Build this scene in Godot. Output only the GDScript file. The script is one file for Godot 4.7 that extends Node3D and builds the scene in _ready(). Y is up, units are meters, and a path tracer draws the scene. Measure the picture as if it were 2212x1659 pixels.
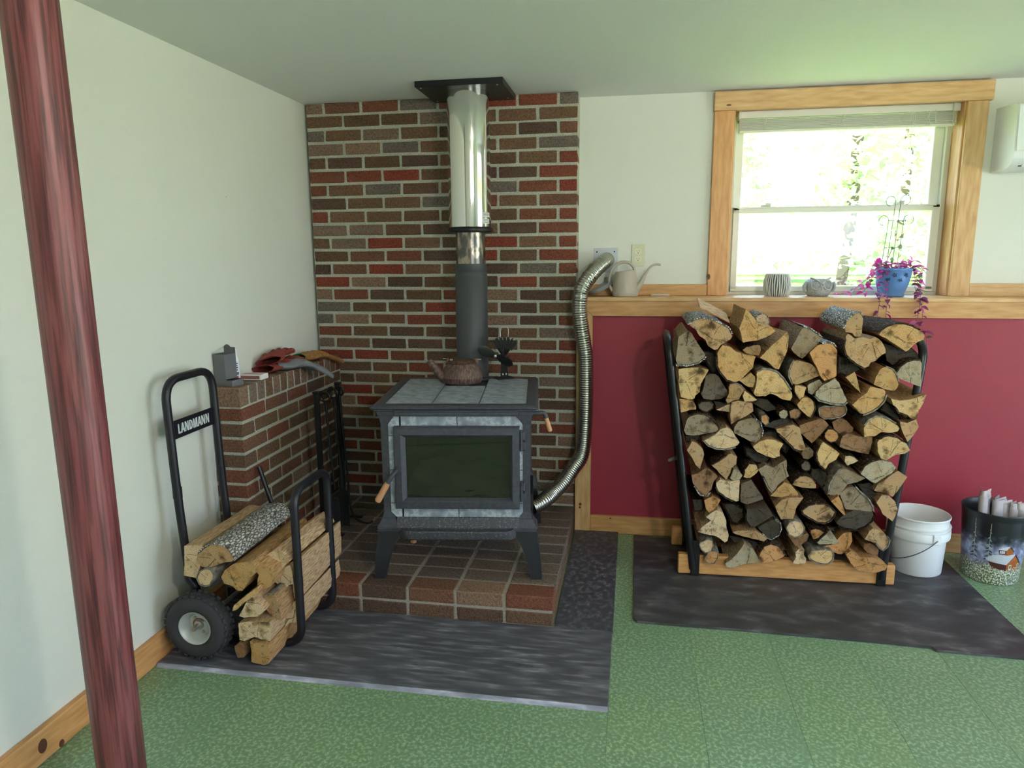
extends Node3D
# A basement corner with a wood stove on a brick hearth, a log cart and a full log rack. Metres; x right along the back wall, y up, z towards the camera.
const CEIL := 2.247
const HEARTH := 0.135
var M := {}
var rng := RandomNumberGenerator.new()
var names := {}


class MB:
	# collects triangles of one part; every triangle is turned so that its front faces its normal
	var v := PackedVector3Array()
	var n := PackedVector3Array()
	var u := PackedVector2Array()
	var u2 := PackedVector2Array()
	var xf := Transform3D()

	func tri(a: Vector3, b: Vector3, c: Vector3, na: Vector3, nb: Vector3, nc: Vector3, ua := Vector2(), ub := Vector2(), uc := Vector2()) -> void:
		if (b - a).cross(c - a).dot(na + nb + nc) > 0.0:
			var t := b
			b = c
			c = t
			t = nb
			nb = nc
			nc = t
			var s := ub
			ub = uc
			uc = s
		v.append(xf * a)
		v.append(xf * b)
		v.append(xf * c)
		n.append((xf.basis * na).normalized())
		n.append((xf.basis * nb).normalized())
		n.append((xf.basis * nc).normalized())
		u.append(ua)
		u.append(ub)
		u.append(uc)

	func quad(a: Vector3, b: Vector3, c: Vector3, d: Vector3, nn: Vector3, uv := [Vector2(), Vector2(1, 0), Vector2(1, 1), Vector2(0, 1)]) -> void:
		tri(a, b, c, nn, nn, nn, uv[0], uv[1], uv[2])
		tri(a, c, d, nn, nn, nn, uv[0], uv[2], uv[3])

	func flat(a: Vector3, b: Vector3, c: Vector3, out: Vector3, ua := Vector2(), ub := Vector2(), uc := Vector2()) -> void:
		var g := (b - a).cross(c - a).normalized()
		if g.dot(out) < 0.0:
			g = -g
		tri(a, b, c, g, g, g, ua, ub, uc)

	func box(c: Vector3, size: Vector3, bev := 0.003, grain := 0, off := Vector2(), jit := 0.0, r: RandomNumberGenerator = null) -> void:
		var h := size / 2.0
		bev = minf(bev, minf(h.x, minf(h.y, h.z)) * 0.9)
		var p := {}
		for sx in [-1, 1]:
			for sy in [-1, 1]:
				for sz in [-1, 1]:
					var j := Vector3()
					if jit > 0.0:
						j = Vector3(r.randf_range(-jit, jit), r.randf_range(-jit, jit), r.randf_range(-jit, jit))
					var s := Vector3(sx, sy, sz)
					for ax in 3:
						var q := h - Vector3.ONE * bev
						q[ax] = h[ax]
						p[[sx, sy, sz, ax]] = c + q * s + j
		var uvf := func(w: Vector3, ax: int) -> Vector2:
			var l := w - c
			if ax == grain:
				return off + Vector2(l[(grain + 1) % 3], l[(grain + 2) % 3])
			return off + Vector2(l[grain], l[3 - grain - ax])
		for ax in 3:
			var b1 := (ax + 1) % 3
			var b2 := (ax + 2) % 3
			for s in [-1, 1]:
				var k := []
				for t in [[-1, -1], [1, -1], [1, 1], [-1, 1]]:
					var g := [0, 0, 0, ax]
					g[ax] = s
					g[b1] = t[0]
					g[b2] = t[1]
					k.append(p[g])
				var nn := Vector3()
				nn[ax] = s
				quad(k[0], k[1], k[2], k[3], nn, [uvf.call(k[0], ax), uvf.call(k[1], ax), uvf.call(k[2], ax), uvf.call(k[3], ax)])
			# edges that run along axis ax
			for s1 in [-1, 1]:
				for s2 in [-1, 1]:
					var e := []
					for t in [-1, 1]:
						for f in [b1, b2]:
							var g := [0, 0, 0, f]
							g[ax] = t
							g[b1] = s1
							g[b2] = s2
							e.append(p[g])
					var nn := Vector3()
					nn[b1] = s1
					nn[b2] = s2
					nn = nn.normalized()
					quad(e[0], e[1], e[3], e[2], nn, [uvf.call(e[0], b1), uvf.call(e[1], b1), uvf.call(e[3], b1), uvf.call(e[2], b1)])
		for sx in [-1, 1]:
			for sy in [-1, 1]:
				for sz in [-1, 1]:
					flat(p[[sx, sy, sz, 0]], p[[sx, sy, sz, 1]], p[[sx, sy, sz, 2]], Vector3(sx, sy, sz), off, off, off)

	func tube(path: PackedVector3Array, rad, segs := 10, caps := true, closed := false) -> void:
		var m := path.size()
		var rings := []
		var up := Vector3()
		var run := 0.0
		var lens := []
		for i in m:
			var d: Vector3
			if closed:
				d = (path[(i + 1) % m] - path[(i - 1 + m) % m]).normalized()
			elif i == 0:
				d = (path[1] - path[0]).normalized()
			elif i == m - 1:
				d = (path[m - 1] - path[m - 2]).normalized()
			else:
				d = ((path[i + 1] - path[i]).normalized() + (path[i] - path[i - 1]).normalized()).normalized()
			if i == 0:
				up = Vector3.UP if absf(d.y) < 0.9 else Vector3.RIGHT
			up = (up - d * up.dot(d)).normalized()
			var side := d.cross(up)
			var rr: float = rad[i] if rad is Array else rad
			var ring := []
			var slope := 0.0
			if rad is Array and i > 0 and i < m - 1:
				slope = (rad[i + 1] - rad[i - 1]) / maxf(path[i + 1].distance_to(path[i - 1]), 1e-5)
			for k in segs + 1:
				var a := TAU * k / segs
				var o := up * cos(a) + side * sin(a)
				ring.append([path[i] + o * rr, (o - d * slope).normalized()])
			rings.append(ring)
			lens.append(run)
			if i < m - 1:
				run += path[i].distance_to(path[i + 1])
		var r0: float = rad[0] if rad is Array else rad
		for i in (m if closed else m - 1):
			var A: Array = rings[i]
			var B: Array = rings[(i + 1) % m]
			var la: float = lens[i]
			var lb: float = lens[i + 1] if i + 1 < m else run
			for k in segs:
				var w := TAU * r0 / segs
				tri(A[k][0], B[k][0], B[k + 1][0], A[k][1], B[k][1], B[k + 1][1], Vector2(la, w * k), Vector2(lb, w * k), Vector2(lb, w * (k + 1)))
				tri(A[k][0], B[k + 1][0], A[k + 1][0], A[k][1], B[k + 1][1], A[k + 1][1], Vector2(la, w * k), Vector2(lb, w * (k + 1)), Vector2(la, w * (k + 1)))
		if caps and not closed:
			for e in [0, m - 1]:
				var nn: Vector3 = (path[0] - path[1]) if e == 0 else (path[m - 1] - path[m - 2])
				nn = nn.normalized()
				for k in segs:
					tri(path[e], rings[e][k][0], rings[e][k + 1][0], nn, nn, nn, Vector2(), Vector2(0.01, 0), Vector2(0, 0.01))

	func lathe(prof: Array, segs := 32, a0 := 0.0, a1 := TAU, crease := 0.6, wob = null) -> void:
		# prof: Vector2(radius, y) along the outline
		var m := prof.size()
		var sn := []
		for i in m - 1:
			var d: Vector2 = prof[i + 1] - prof[i]
			sn.append(Vector2(d.y, -d.x).normalized())
		var run := 0.0
		for i in m - 1:
			var na: Vector2 = sn[i]
			var nb: Vector2 = sn[i]
			if i > 0 and sn[i - 1].dot(sn[i]) > crease:
				na = (sn[i - 1] + sn[i]).normalized()
			if i < m - 2 and sn[i + 1].dot(sn[i]) > crease:
				nb = (sn[i + 1] + sn[i]).normalized()
			var pa: Vector2 = prof[i]
			var pb: Vector2 = prof[i + 1]
			var len := pa.distance_to(pb)
			for k in segs:
				var t0 := a0 + (a1 - a0) * k / segs
				var t1 := a0 + (a1 - a0) * (k + 1) / segs
				var c0 := Vector3(sin(t0), 0, cos(t0))
				var c1 := Vector3(sin(t1), 0, cos(t1))
				var P := [c0 * pa.x + Vector3(0, pa.y, 0), c1 * pa.x + Vector3(0, pa.y, 0), c1 * pb.x + Vector3(0, pb.y, 0), c0 * pb.x + Vector3(0, pb.y, 0)]
				if wob != null:
					for q in 4:
						P[q] = wob.call(P[q])
				var N := [c0 * na.x + Vector3(0, na.y, 0), c1 * na.x + Vector3(0, na.y, 0), c1 * nb.x + Vector3(0, nb.y, 0), c0 * nb.x + Vector3(0, nb.y, 0)]
				var x0 := float(k) / segs
				var x1 := float(k + 1) / segs
				if pb.x > 1e-6:
					tri(P[0], P[2], P[3], N[0], N[2], N[3], Vector2(x0, run), Vector2(x1, run + len), Vector2(x0, run + len))
				if pa.x > 1e-6:
					tri(P[0], P[1], P[2], N[0], N[1], N[2], Vector2(x0, run), Vector2(x1, run), Vector2(x1, run + len))
			run += len

	func prism(poly: PackedVector2Array, z0: float, z1: float) -> void:
		# polygon in xy, extruded along z
		var idx := Geometry2D.triangulate_polygon(poly)
		for i in range(0, idx.size(), 3):
			for e in [[z0, -1.0], [z1, 1.0]]:
				var q := []
				for k in 3:
					q.append(Vector3(poly[idx[i + k]].x, poly[idx[i + k]].y, e[0]))
				var nn := Vector3(0, 0, e[1] * signf(z1 - z0))
				tri(q[0], q[1], q[2], nn, nn, nn, Vector2(q[0].x, q[0].y), Vector2(q[1].x, q[1].y), Vector2(q[2].x, q[2].y))
		var m := poly.size()
		var cw := Geometry2D.is_polygon_clockwise(poly)
		for i in m:
			var a := poly[i]
			var b := poly[(i + 1) % m]
			var d := (b - a).normalized()
			var nn := Vector3(d.y, -d.x, 0)
			if cw:
				nn = -nn
			var l := a.distance_to(b)
			quad(Vector3(a.x, a.y, z0), Vector3(b.x, b.y, z0), Vector3(b.x, b.y, z1), Vector3(a.x, a.y, z1), nn, [Vector2(z0, 0), Vector2(z0, l), Vector2(z1, l), Vector2(z1, 0)])

	func prism_x(poly: PackedVector2Array, x0: float, x1: float) -> void:
		# polygon in (z, y), extruded along x
		var keep := xf
		xf = xf * Transform3D(Basis(Vector3(0, 0, 1), Vector3(0, 1, 0), Vector3(-1, 0, 0)), Vector3())
		prism(poly, -x1, -x0)
		xf = keep

	func prism_y(poly: PackedVector2Array, y0: float, y1: float) -> void:
		# polygon in (x, z), extruded upwards
		var keep := xf
		xf = xf * Transform3D(Basis(Vector3(1, 0, 0), Vector3(0, 0, 1), Vector3(0, -1, 0)), Vector3())
		prism(poly, -y1, -y0)
		xf = keep

	func grid(rows: Array, closed := false, flip := false) -> void:
		# rows of points, smooth; closed wraps each row
		var R := rows.size()
		var C: int = rows[0].size()
		var nor := []
		for i in R:
			var line := []
			for j in C:
				var jm := (j - 1 + C) % C if closed else maxi(j - 1, 0)
				var jp := (j + 1) % C if closed else mini(j + 1, C - 1)
				var du: Vector3 = rows[i][jp] - rows[i][jm]
				var dv: Vector3 = rows[mini(i + 1, R - 1)][j] - rows[maxi(i - 1, 0)][j]
				var g := du.cross(dv).normalized()
				line.append(-g if flip else g)
			nor.append(line)
		for i in R - 1:
			for j in (C if closed else C - 1):
				var k := (j + 1) % C
				var ua := Vector2(float(j) / C, float(i) / (R - 1))
				var ub := Vector2(float(j + 1) / C, float(i) / (R - 1))
				var uc := Vector2(float(j + 1) / C, float(i + 1) / (R - 1))
				var ud := Vector2(float(j) / C, float(i + 1) / (R - 1))
				tri(rows[i][j], rows[i][k], rows[i + 1][k], nor[i][j], nor[i][k], nor[i + 1][k], ua, ub, uc)
				tri(rows[i][j], rows[i + 1][k], rows[i + 1][j], nor[i][j], nor[i + 1][k], nor[i + 1][j], ua, uc, ud)

	func mesh() -> ArrayMesh:
		var arr := []
		arr.resize(Mesh.ARRAY_MAX)
		arr[Mesh.ARRAY_VERTEX] = v
		arr[Mesh.ARRAY_NORMAL] = n
		arr[Mesh.ARRAY_TEX_UV] = u
		if u2.size() == v.size():
			arr[Mesh.ARRAY_TEX_UV2] = u2
		var m := ArrayMesh.new()
		m.add_surface_from_arrays(Mesh.PRIMITIVE_TRIANGLES, arr)
		return m


func mb(at := Vector3.ZERO, basis := Basis()) -> MB:
	var b := MB.new()
	b.xf = Transform3D(basis, at)
	return b


func numbered(called: String) -> String:
	var k: int = names.get(called, 0)
	names[called] = k + 1
	return called if k == 0 else "%s_%03d" % [called, k]


func put(b: MB, called: String, m: Material, parent: Node = null) -> MeshInstance3D:
	var o := MeshInstance3D.new()
	o.mesh = b.mesh()
	o.mesh.surface_set_material(0, m)
	if parent == null:
		o.name = numbered(called)
		add_child(o, true)
	else:
		var k := 0
		for c in parent.get_children():
			if c.get_meta("base", "") == called:
				k += 1
		o.set_meta("base", called)
		o.name = called if k == 0 else "%s_%03d" % [called, k]
		parent.add_child(o, true)
	return o


func quick(b: MB, called: String, m: Material, parent: Node, k: int) -> MeshInstance3D:
	# a numbered piece of a big set, without counting its siblings
	var o := MeshInstance3D.new()
	o.mesh = b.mesh()
	o.mesh.surface_set_material(0, m)
	o.name = called if k == 0 else "%s_%03d" % [called, k]
	parent.add_child(o, true)
	return o


func tag(o: Node, label: String, category: String, group := "") -> void:
	o.set_meta("label", label)
	o.set_meta("category", category)
	if group != "":
		o.set_meta("group", group)


func struct(o: Node) -> Node:
	o.set_meta("kind", "structure")
	return o


func thing(called: String, label: String, category: String, at := Vector3.ZERO, turn := 0.0, group := "") -> Node3D:
	var o := Node3D.new()
	o.name = numbered(called)
	o.position = at
	o.rotation.y = turn
	add_child(o, true)
	tag(o, label, category, group)
	return o


func V(x: float, y: float, z: float) -> Vector3:
	return Vector3(x, y, z)


func arc(c: Vector3, a: Vector3, b: Vector3, r: float, t0: float, t1: float, k: int) -> PackedVector3Array:
	var p := PackedVector3Array()
	for i in k + 1:
		var t := t0 + (t1 - t0) * i / k
		p.append(c + a * cos(t) * r + b * sin(t) * r)
	return p


func smooth_path(pts: Array, k := 8) -> PackedVector3Array:
	# Catmull-Rom through the points
	var p := PackedVector3Array()
	var m := pts.size()
	for i in m - 1:
		var a: Vector3 = pts[maxi(i - 1, 0)]
		var b: Vector3 = pts[i]
		var c: Vector3 = pts[i + 1]
		var d: Vector3 = pts[mini(i + 2, m - 1)]
		for j in k:
			p.append(b.cubic_interpolate(c, a, d, float(j) / k))
	p.append(pts[m - 1])
	return p


func rounded(pts: Array, r: float, k := 5) -> PackedVector3Array:
	# polyline with rounded corners
	var p := PackedVector3Array()
	p.append(pts[0])
	for i in range(1, pts.size() - 1):
		var c: Vector3 = pts[i]
		var a: Vector3 = (pts[i - 1] - c)
		var b: Vector3 = (pts[i + 1] - c)
		var rr := minf(r, minf(a.length(), b.length()) * 0.49)
		var s := c + a.normalized() * rr
		var e := c + b.normalized() * rr
		for j in k + 1:
			var t := float(j) / k
			p.append(s.lerp(c, t).lerp(c.lerp(e, t), t))
	p.append(pts[pts.size() - 1])
	return p


# ------------------------------------------------------------------ materials
func hexc(h: String) -> Color:
	return Color.html(h)


func ramp(stops: Array) -> Gradient:
	var g := Gradient.new()
	var off := PackedFloat32Array()
	var col := PackedColorArray()
	for s in stops:
		off.append(s[0])
		col.append(s[1] if s[1] is Color else Color.html(s[1]))
	g.offsets = off
	g.colors = col
	return g


func noise(seed_: int, freq: float, oct := 4, type := FastNoiseLite.TYPE_SIMPLEX_SMOOTH, warp := 0.0) -> FastNoiseLite:
	var f := FastNoiseLite.new()
	f.seed = seed_
	f.noise_type = type
	f.frequency = freq
	f.fractal_type = FastNoiseLite.FRACTAL_FBM
	f.fractal_octaves = oct
	if type == FastNoiseLite.TYPE_CELLULAR:
		f.cellular_return_type = FastNoiseLite.RETURN_DISTANCE2_SUB
		f.fractal_octaves = oct
	if warp > 0.0:
		f.domain_warp_enabled = true
		f.domain_warp_amplitude = warp
		f.domain_warp_frequency = freq * 1.5
	return f


func ntex(f: FastNoiseLite, stops := [], size := 512, as_normal := false, bump := 4.0) -> NoiseTexture2D:
	var t := NoiseTexture2D.new()
	t.width = size
	t.height = size
	t.seamless = true
	t.seamless_blend_skirt = 0.15
	t.noise = f
	if stops.size():
		t.color_ramp = ramp(stops)
	if as_normal:
		t.as_normal_map = true
		t.bump_strength = bump
	return t


func mat(called: String, col, rough := 0.6, metal := 0.0, spec := 0.5) -> StandardMaterial3D:
	var m := StandardMaterial3D.new()
	m.resource_name = called
	m.albedo_color = col if col is Color else Color.html(col)
	m.roughness = rough
	m.metallic = metal
	m.metallic_specular = spec
	M[called] = m
	return m


func tex(m: StandardMaterial3D, t: Texture2D, scale := Vector3.ONE, tri := 0) -> StandardMaterial3D:
	# tri: 0 mesh uv, 1 the object's own axes, 2 world axes
	m.albedo_texture = t
	m.uv1_scale = scale
	m.uv1_triplanar = tri > 0
	m.uv1_world_triplanar = tri == 2
	return m


func relief(m: StandardMaterial3D, t: Texture2D, cm: float) -> StandardMaterial3D:
	m.heightmap_enabled = true
	m.heightmap_texture = t
	m.heightmap_scale = cm
	return m


func tinted(src: String, called: String, col) -> StandardMaterial3D:
	var m: StandardMaterial3D = M[src].duplicate()
	m.resource_name = called
	m.albedo_color = col if col is Color else Color.html(col)
	M[called] = m
	return m


func end_grain(seed_: int) -> ImageTexture:
	# rings round the middle, drying cracks, saw marks; light values that multiply the wood's colour
	var N := 320
	var im := Image.create(N, N, false, Image.FORMAT_RGB8)
	var w := noise(seed_, 0.012, 3)
	var fine := noise(seed_ + 7, 0.11, 2)
	var blot := noise(seed_ + 13, 0.018, 4)
	var r := RandomNumberGenerator.new()
	r.seed = seed_
	var cracks := []
	for k in 5:
		cracks.append([r.randf() * TAU, r.randf_range(0.1, 0.5), r.randf_range(0.4, 1.0)])
	var saw := r.randf() * TAU
	for y in N:
		for x in N:
			var dx := (x - N / 2.0) / (N / 2.0)
			var dy := (y - N / 2.0) / (N / 2.0)
			var q := w.get_noise_2d(x, y)
			var d := sqrt(dx * dx + dy * dy) * (1.0 + 0.12 * q)
			var a := atan2(dy, dx)
			var ring := sin(d * 105.0 + 2.0 * q) * 0.5 + 0.5
			var val := 0.90 + 0.07 * ring
			var s := sin((dx * cos(saw) + dy * sin(saw)) * 130.0 + 3.0 * q)
			val += 0.03 * s
			val += 0.10 * fine.get_noise_2d(x, y)
			var b := blot.get_noise_2d(x, y)
			val -= clampf((b - 0.25) * 0.7, 0.0, 0.22)
			for c in cracks:
				var da := absf(wrapf(a - c[0] - 0.15 * q, -PI, PI)) * d
				if d > c[1] * 0.3 and d < c[2] and da < 0.008 * (1.0 - d / c[2] * 0.6):
					val *= 0.55
			if d < 0.03:
				val *= 0.7
			var warm := 0.04 * w.get_noise_2d(x + 400, y)
			im.set_pixel(x, y, Color(clampf(val + warm, 0, 1), clampf(val, 0, 1), clampf(val - 0.04 - warm, 0, 1)))
	return ImageTexture.create_from_image(im)


func make_materials() -> void:
	var W0 := noise(1, 0.03, 5)
	# painted drywall, faint roller stipple
	var stip := ntex(noise(2, 0.09, 2))
	relief(mat("wall_paint", "e2e2da", 0.75), stip, 0.05)
	M.wall_paint.uv1_triplanar = true
	M.wall_paint.uv1_world_triplanar = true
	M.wall_paint.uv1_scale = Vector3.ONE * 4.0
	relief(mat("ceiling_paint", "e4e6e0", 0.8), stip, 0.05)
	M.ceiling_paint.uv1_triplanar = true
	M.ceiling_paint.uv1_world_triplanar = true
	M.ceiling_paint.uv1_scale = Vector3.ONE * 3.0
	relief(mat("red_paint", "97283a", 0.5), stip, 0.04)
	M.red_paint.uv1_triplanar = true
	M.red_paint.uv1_world_triplanar = true
	M.red_paint.uv1_scale = Vector3.ONE * 4.0
	# floor tile: green with thin lighter streaks
	var tilet := ntex(noise(3, 0.035, 5, FastNoiseLite.TYPE_SIMPLEX, 18.0), [[0.0, "7d8f7c"], [0.45, "8b9d88"], [0.62, "97a993"], [0.72, "b0c0aa"], [1.0, "c6d2c0"]], 1024)
	tex(mat("tile", Color(1, 1, 1), 0.32), tilet, Vector3(1.6, 1.6, 1.6), 2)
	var scuff := ntex(noise(4, 0.02, 5), [[0.0, "4a4a4a"], [0.5, "5a5a5a"], [1.0, "8a8a8a"]])
	for k in 5:
		tinted("tile", "tile_%d" % k, Color(0.83 + 0.008 * k, 0.92 + 0.006 * k, 0.83 + 0.006 * ((k * 2) % 5)))
	mat("tile_bed", "2c3a2e", 0.9)
	# slate and black mat
	var sl := ntex(noise(5, 0.012, 6, FastNoiseLite.TYPE_SIMPLEX, 30.0), [[0.0, "47484d"], [0.4, "525359"], [0.6, "606168"], [0.8, "75767c"], [1.0, "a3a3a8"]], 1024)
	tex(mat("slate", "fafaff", 0.5), sl, Vector3(0.35, 1.0, 2.2), 2)
	relief(M.slate, sl, 0.12)
	tex(tinted("slate", "slate_side", "d4d4dc"), sl, Vector3(2.0, 1.0, 1.6), 2)
	tex(tinted("slate", "slate_mat", "c8c3c0"), sl, Vector3(0.4, 1.0, 0.8), 2)
	tinted("slate", "slate_edge", Color(1.5, 1.5, 1.6))
	# brick
	var br := ntex(noise(6, 0.035, 5), [[0.0, "9a928c"], [0.35, "c4beb8"], [0.55, "d6d0ca"], [0.75, "e2dcd4"], [0.86, "f0ece4"], [1.0, "ffffff"]], 512)
	var brh := ntex(noise(8, 0.07, 4))
	mat("brick_0", "846a59", 0.9, 0.0, 0.3)
	tex(M.brick_0, br, Vector3.ONE * 4.0, 2)
	relief(M.brick_0, brh, 0.35)
	var cols := ["846a59", "8b705a", "755f54", "92745f", "7d6552", "6f5b51", "8f6a58", "946250", "9a5c4c", "a05446", "98857a", "a58a78", "88807a"]
	for k in range(1, cols.size()):
		tinted("brick_0", "brick_%d" % k, cols[k])
	tex(mat("mortar", "d0d2c6", 0.95, 0.0, 0.2), ntex(noise(9, 0.05, 4), [[0.0, "bcbcb6"], [1.0, "ffffff"]]), Vector3.ONE * 4.0, 2)
	relief(M.mortar, brh, 0.3)
	tex(mat("hearth_grout", "b3aaa3", 0.95, 0.0, 0.2), M.mortar.albedo_texture, Vector3.ONE * 4.0, 2)
	# pine
	var pine := ntex(noise(10, 0.011, 4, FastNoiseLite.TYPE_SIMPLEX_SMOOTH, 22.0), [[0.0, "bd9160"], [0.35, "c99f6c"], [0.55, "d0a774"], [0.75, "d6af7e"], [1.0, "ddb98a"]], 512)
	tex(mat("pine", Color(1, 1, 1), 0.45), pine, Vector3(0.9, 6.0, 1))
	tinted("pine", "pine_b", "f2e3cf")
	tinted("pine", "pine_c", "ffe9d6")
	mat("knot", "5e3222", 0.6)
	tex(mat("lumber", "f4e2c8", 0.75), pine, Vector3(1.4, 9.0, 1))
	# split wood, grain along u
	var split := ntex(noise(11, 0.02, 5, FastNoiseLite.TYPE_SIMPLEX, 12.0), [[0.0, "a39384"], [0.3, "cdbfae"], [0.5, "e4d9cb"], [0.7, "f2e9de"], [1.0, "fff9f2"]], 512)
	var splith := ntex(noise(12, 0.02, 4))
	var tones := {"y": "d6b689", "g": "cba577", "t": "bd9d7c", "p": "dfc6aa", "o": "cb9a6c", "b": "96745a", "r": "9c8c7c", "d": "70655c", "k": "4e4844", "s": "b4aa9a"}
	var ends := [end_grain(21), end_grain(22), end_grain(23)]
	var stains := [ntex(noise(31, 0.012, 4), [[0.0, "ffffff"], [0.6, "fbf8f4"], [0.75, "cdc6be"], [0.88, "8d8780"], [1.0, "645f5a"]], 256), ntex(noise(33, 0.016, 3), [[0.0, "ffffff"], [0.48, "fbf6ee"], [1.0, "d9c9b4"]], 256)]
	for t in tones:
		var s := mat("split_" + t, Color.html(tones[t]).lerp(Color.html("b29678"), 0.3), 0.85, 0.0, 0.3)
		tex(s, split, Vector3(1.6, 12.0, 1))
		relief(s, splith, 0.25)
		for e in 3:
			for d in 2:
				var m := mat("end_%s_%d_%d" % [t, e, d], tones[t], 0.85, 0.0, 0.3)
				m.albedo_texture = ends[e]
				m.texture_repeat = true
				m.detail_enabled = true
				m.detail_blend_mode = BaseMaterial3D.BLEND_MODE_MUL
				m.detail_uv_layer = BaseMaterial3D.DETAIL_UV_2
				m.detail_albedo = stains[d]
	# bark
	var bk := noise(14, 0.03, 3, FastNoiseLite.TYPE_CELLULAR, 10.0)
	var bkt := ntex(bk, [[0.0, "2a231d"], [0.25, "4a4037"], [0.5, "6d6256"], [0.75, "8d8375"], [1.0, "aaa294"]], 512)
	tex(mat("bark", "d8cdc0", 0.95, 0.0, 0.2), bkt, Vector3(2.2, 6.0, 1))
	relief(M.bark, bkt, 0.7)
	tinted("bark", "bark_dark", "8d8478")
	var bkw := ntex(noise(15, 0.03, 3, FastNoiseLite.TYPE_CELLULAR, 14.0), [[0.0, "3a3733"], [0.2, "6f6a63"], [0.35, "b9b6b0"], [0.6, "d8d6d2"], [1.0, "efeeea"]], 512)
	tex(mat("bark_white", "ffffff", 0.95, 0.0, 0.2), bkw, Vector3(3.0, 7.0, 1))
	relief(M.bark_white, bkw, 0.5)
	tex(mat("bark_grey", "b9b4ac", 0.9, 0.0, 0.2), ntex(noise(16, 0.02, 4), [[0.0, "77726a"], [1.0, "e0ddd6"]], 256), Vector3(3.0, 8.0, 1))
	# metals
	mat("cast_iron", "50515b", 0.5, 0.3)
	tex(M.cast_iron, ntex(noise(17, 0.05, 4), [[0.0, "c8c8cc"], [1.0, "ffffff"]], 256), Vector3.ONE * 3.0, 1)
	mat("cast_leg", "22242a", 0.55, 0.2)
	var ash := ntex(noise(18, 0.04, 5), [[0.0, "42434a"], [0.55, "42434a"], [0.72, "6e6f74"], [1.0, "c2c2c4"]], 512)
	tex(mat("ashy_iron", "ffffff", 0.6, 0.2), ash, Vector3(4, 8, 4), 1)
	mat("black_pipe", "45474b", 0.55, 0.2)
	mat("black_plate", "1b1b1e", 0.42, 0.3)
	mat("chrome", "dcdcd8", 0.08, 1.0)
	tex(mat("tarnished", "ffffff", 0.25, 0.9), ntex(noise(19, 0.012, 5), [[0.0, "55565a"], [0.45, "6b6662"], [0.55, "9a8f84"], [1.0, "bdb3a6"]], 256), Vector3(3, 3, 1))
	mat("black_paint", "17181b", 0.33, 0.1)
	mat("tube_paint", "26252c", 0.38, 0.35)
	mat("dull_black", "121214", 0.7)
	mat("zinc", "b9bab8", 0.35, 0.9)
	mat("foil", "b8b6b0", 0.22, 1.0)
	mat("galv", "b4b9c4", 0.4, 0.5)
	mat("copper_wood", "c08c66", 0.45)
	# soapstone tiles
	var soap := ntex(noise(41, 0.010, 6, FastNoiseLite.TYPE_SIMPLEX, 40.0), [[0.0, "6f7683"], [0.4, "8b93a1"], [0.58, "9ba3b0"], [0.66, "b7bfc9"], [0.74, "959daa"], [1.0, "858d99"]], 512)
	tex(mat("soapstone", Color(1, 1, 1), 0.38), soap, Vector3(2.6, 2.6, 4.0), 1)
	relief(M.soapstone, soap, 0.05)
	mat("tile_edge", "c9ced8", 0.4)
	# glass
	var g := mat("pane", Color(0.9, 0.95, 0.93, 0.05), 0.02)
	g.transparency = BaseMaterial3D.TRANSPARENCY_ALPHA
	var sg := mat("stove_glass", Color(0.16, 0.17, 0.13, 0.55), 0.03)
	sg.transparency = BaseMaterial3D.TRANSPARENCY_ALPHA
	var ro := ntex(noise(51, 0.02, 5, FastNoiseLite.TYPE_SIMPLEX, 30.0), [[0.0, "3b2226"], [0.3, "5e3236"], [0.5, "733c40"], [0.7, "84474a"], [1.0, "6a5560"]], 512)
	tex(mat("primer", "ffffff", 0.4, 0.1), ro, Vector3(0.25, 7.0, 1))
	mat("vinyl", "e6e4da", 0.4)
	mat("vinyl_shade", "d2d0c2", 0.45)
	mat("white_plastic", "e9ebec", 0.35)
	mat("ivory", "d6d3b8", 0.4)
	mat("taupe", "b6aa9c", 0.4)
	mat("terra", "cdbfae", 0.6)
	mat("screw", "d8d8d8", 0.3, 0.9)
	mat("black", "0c0c0d", 0.8)
	mat("soot", "2c2a26", 0.95)


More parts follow.
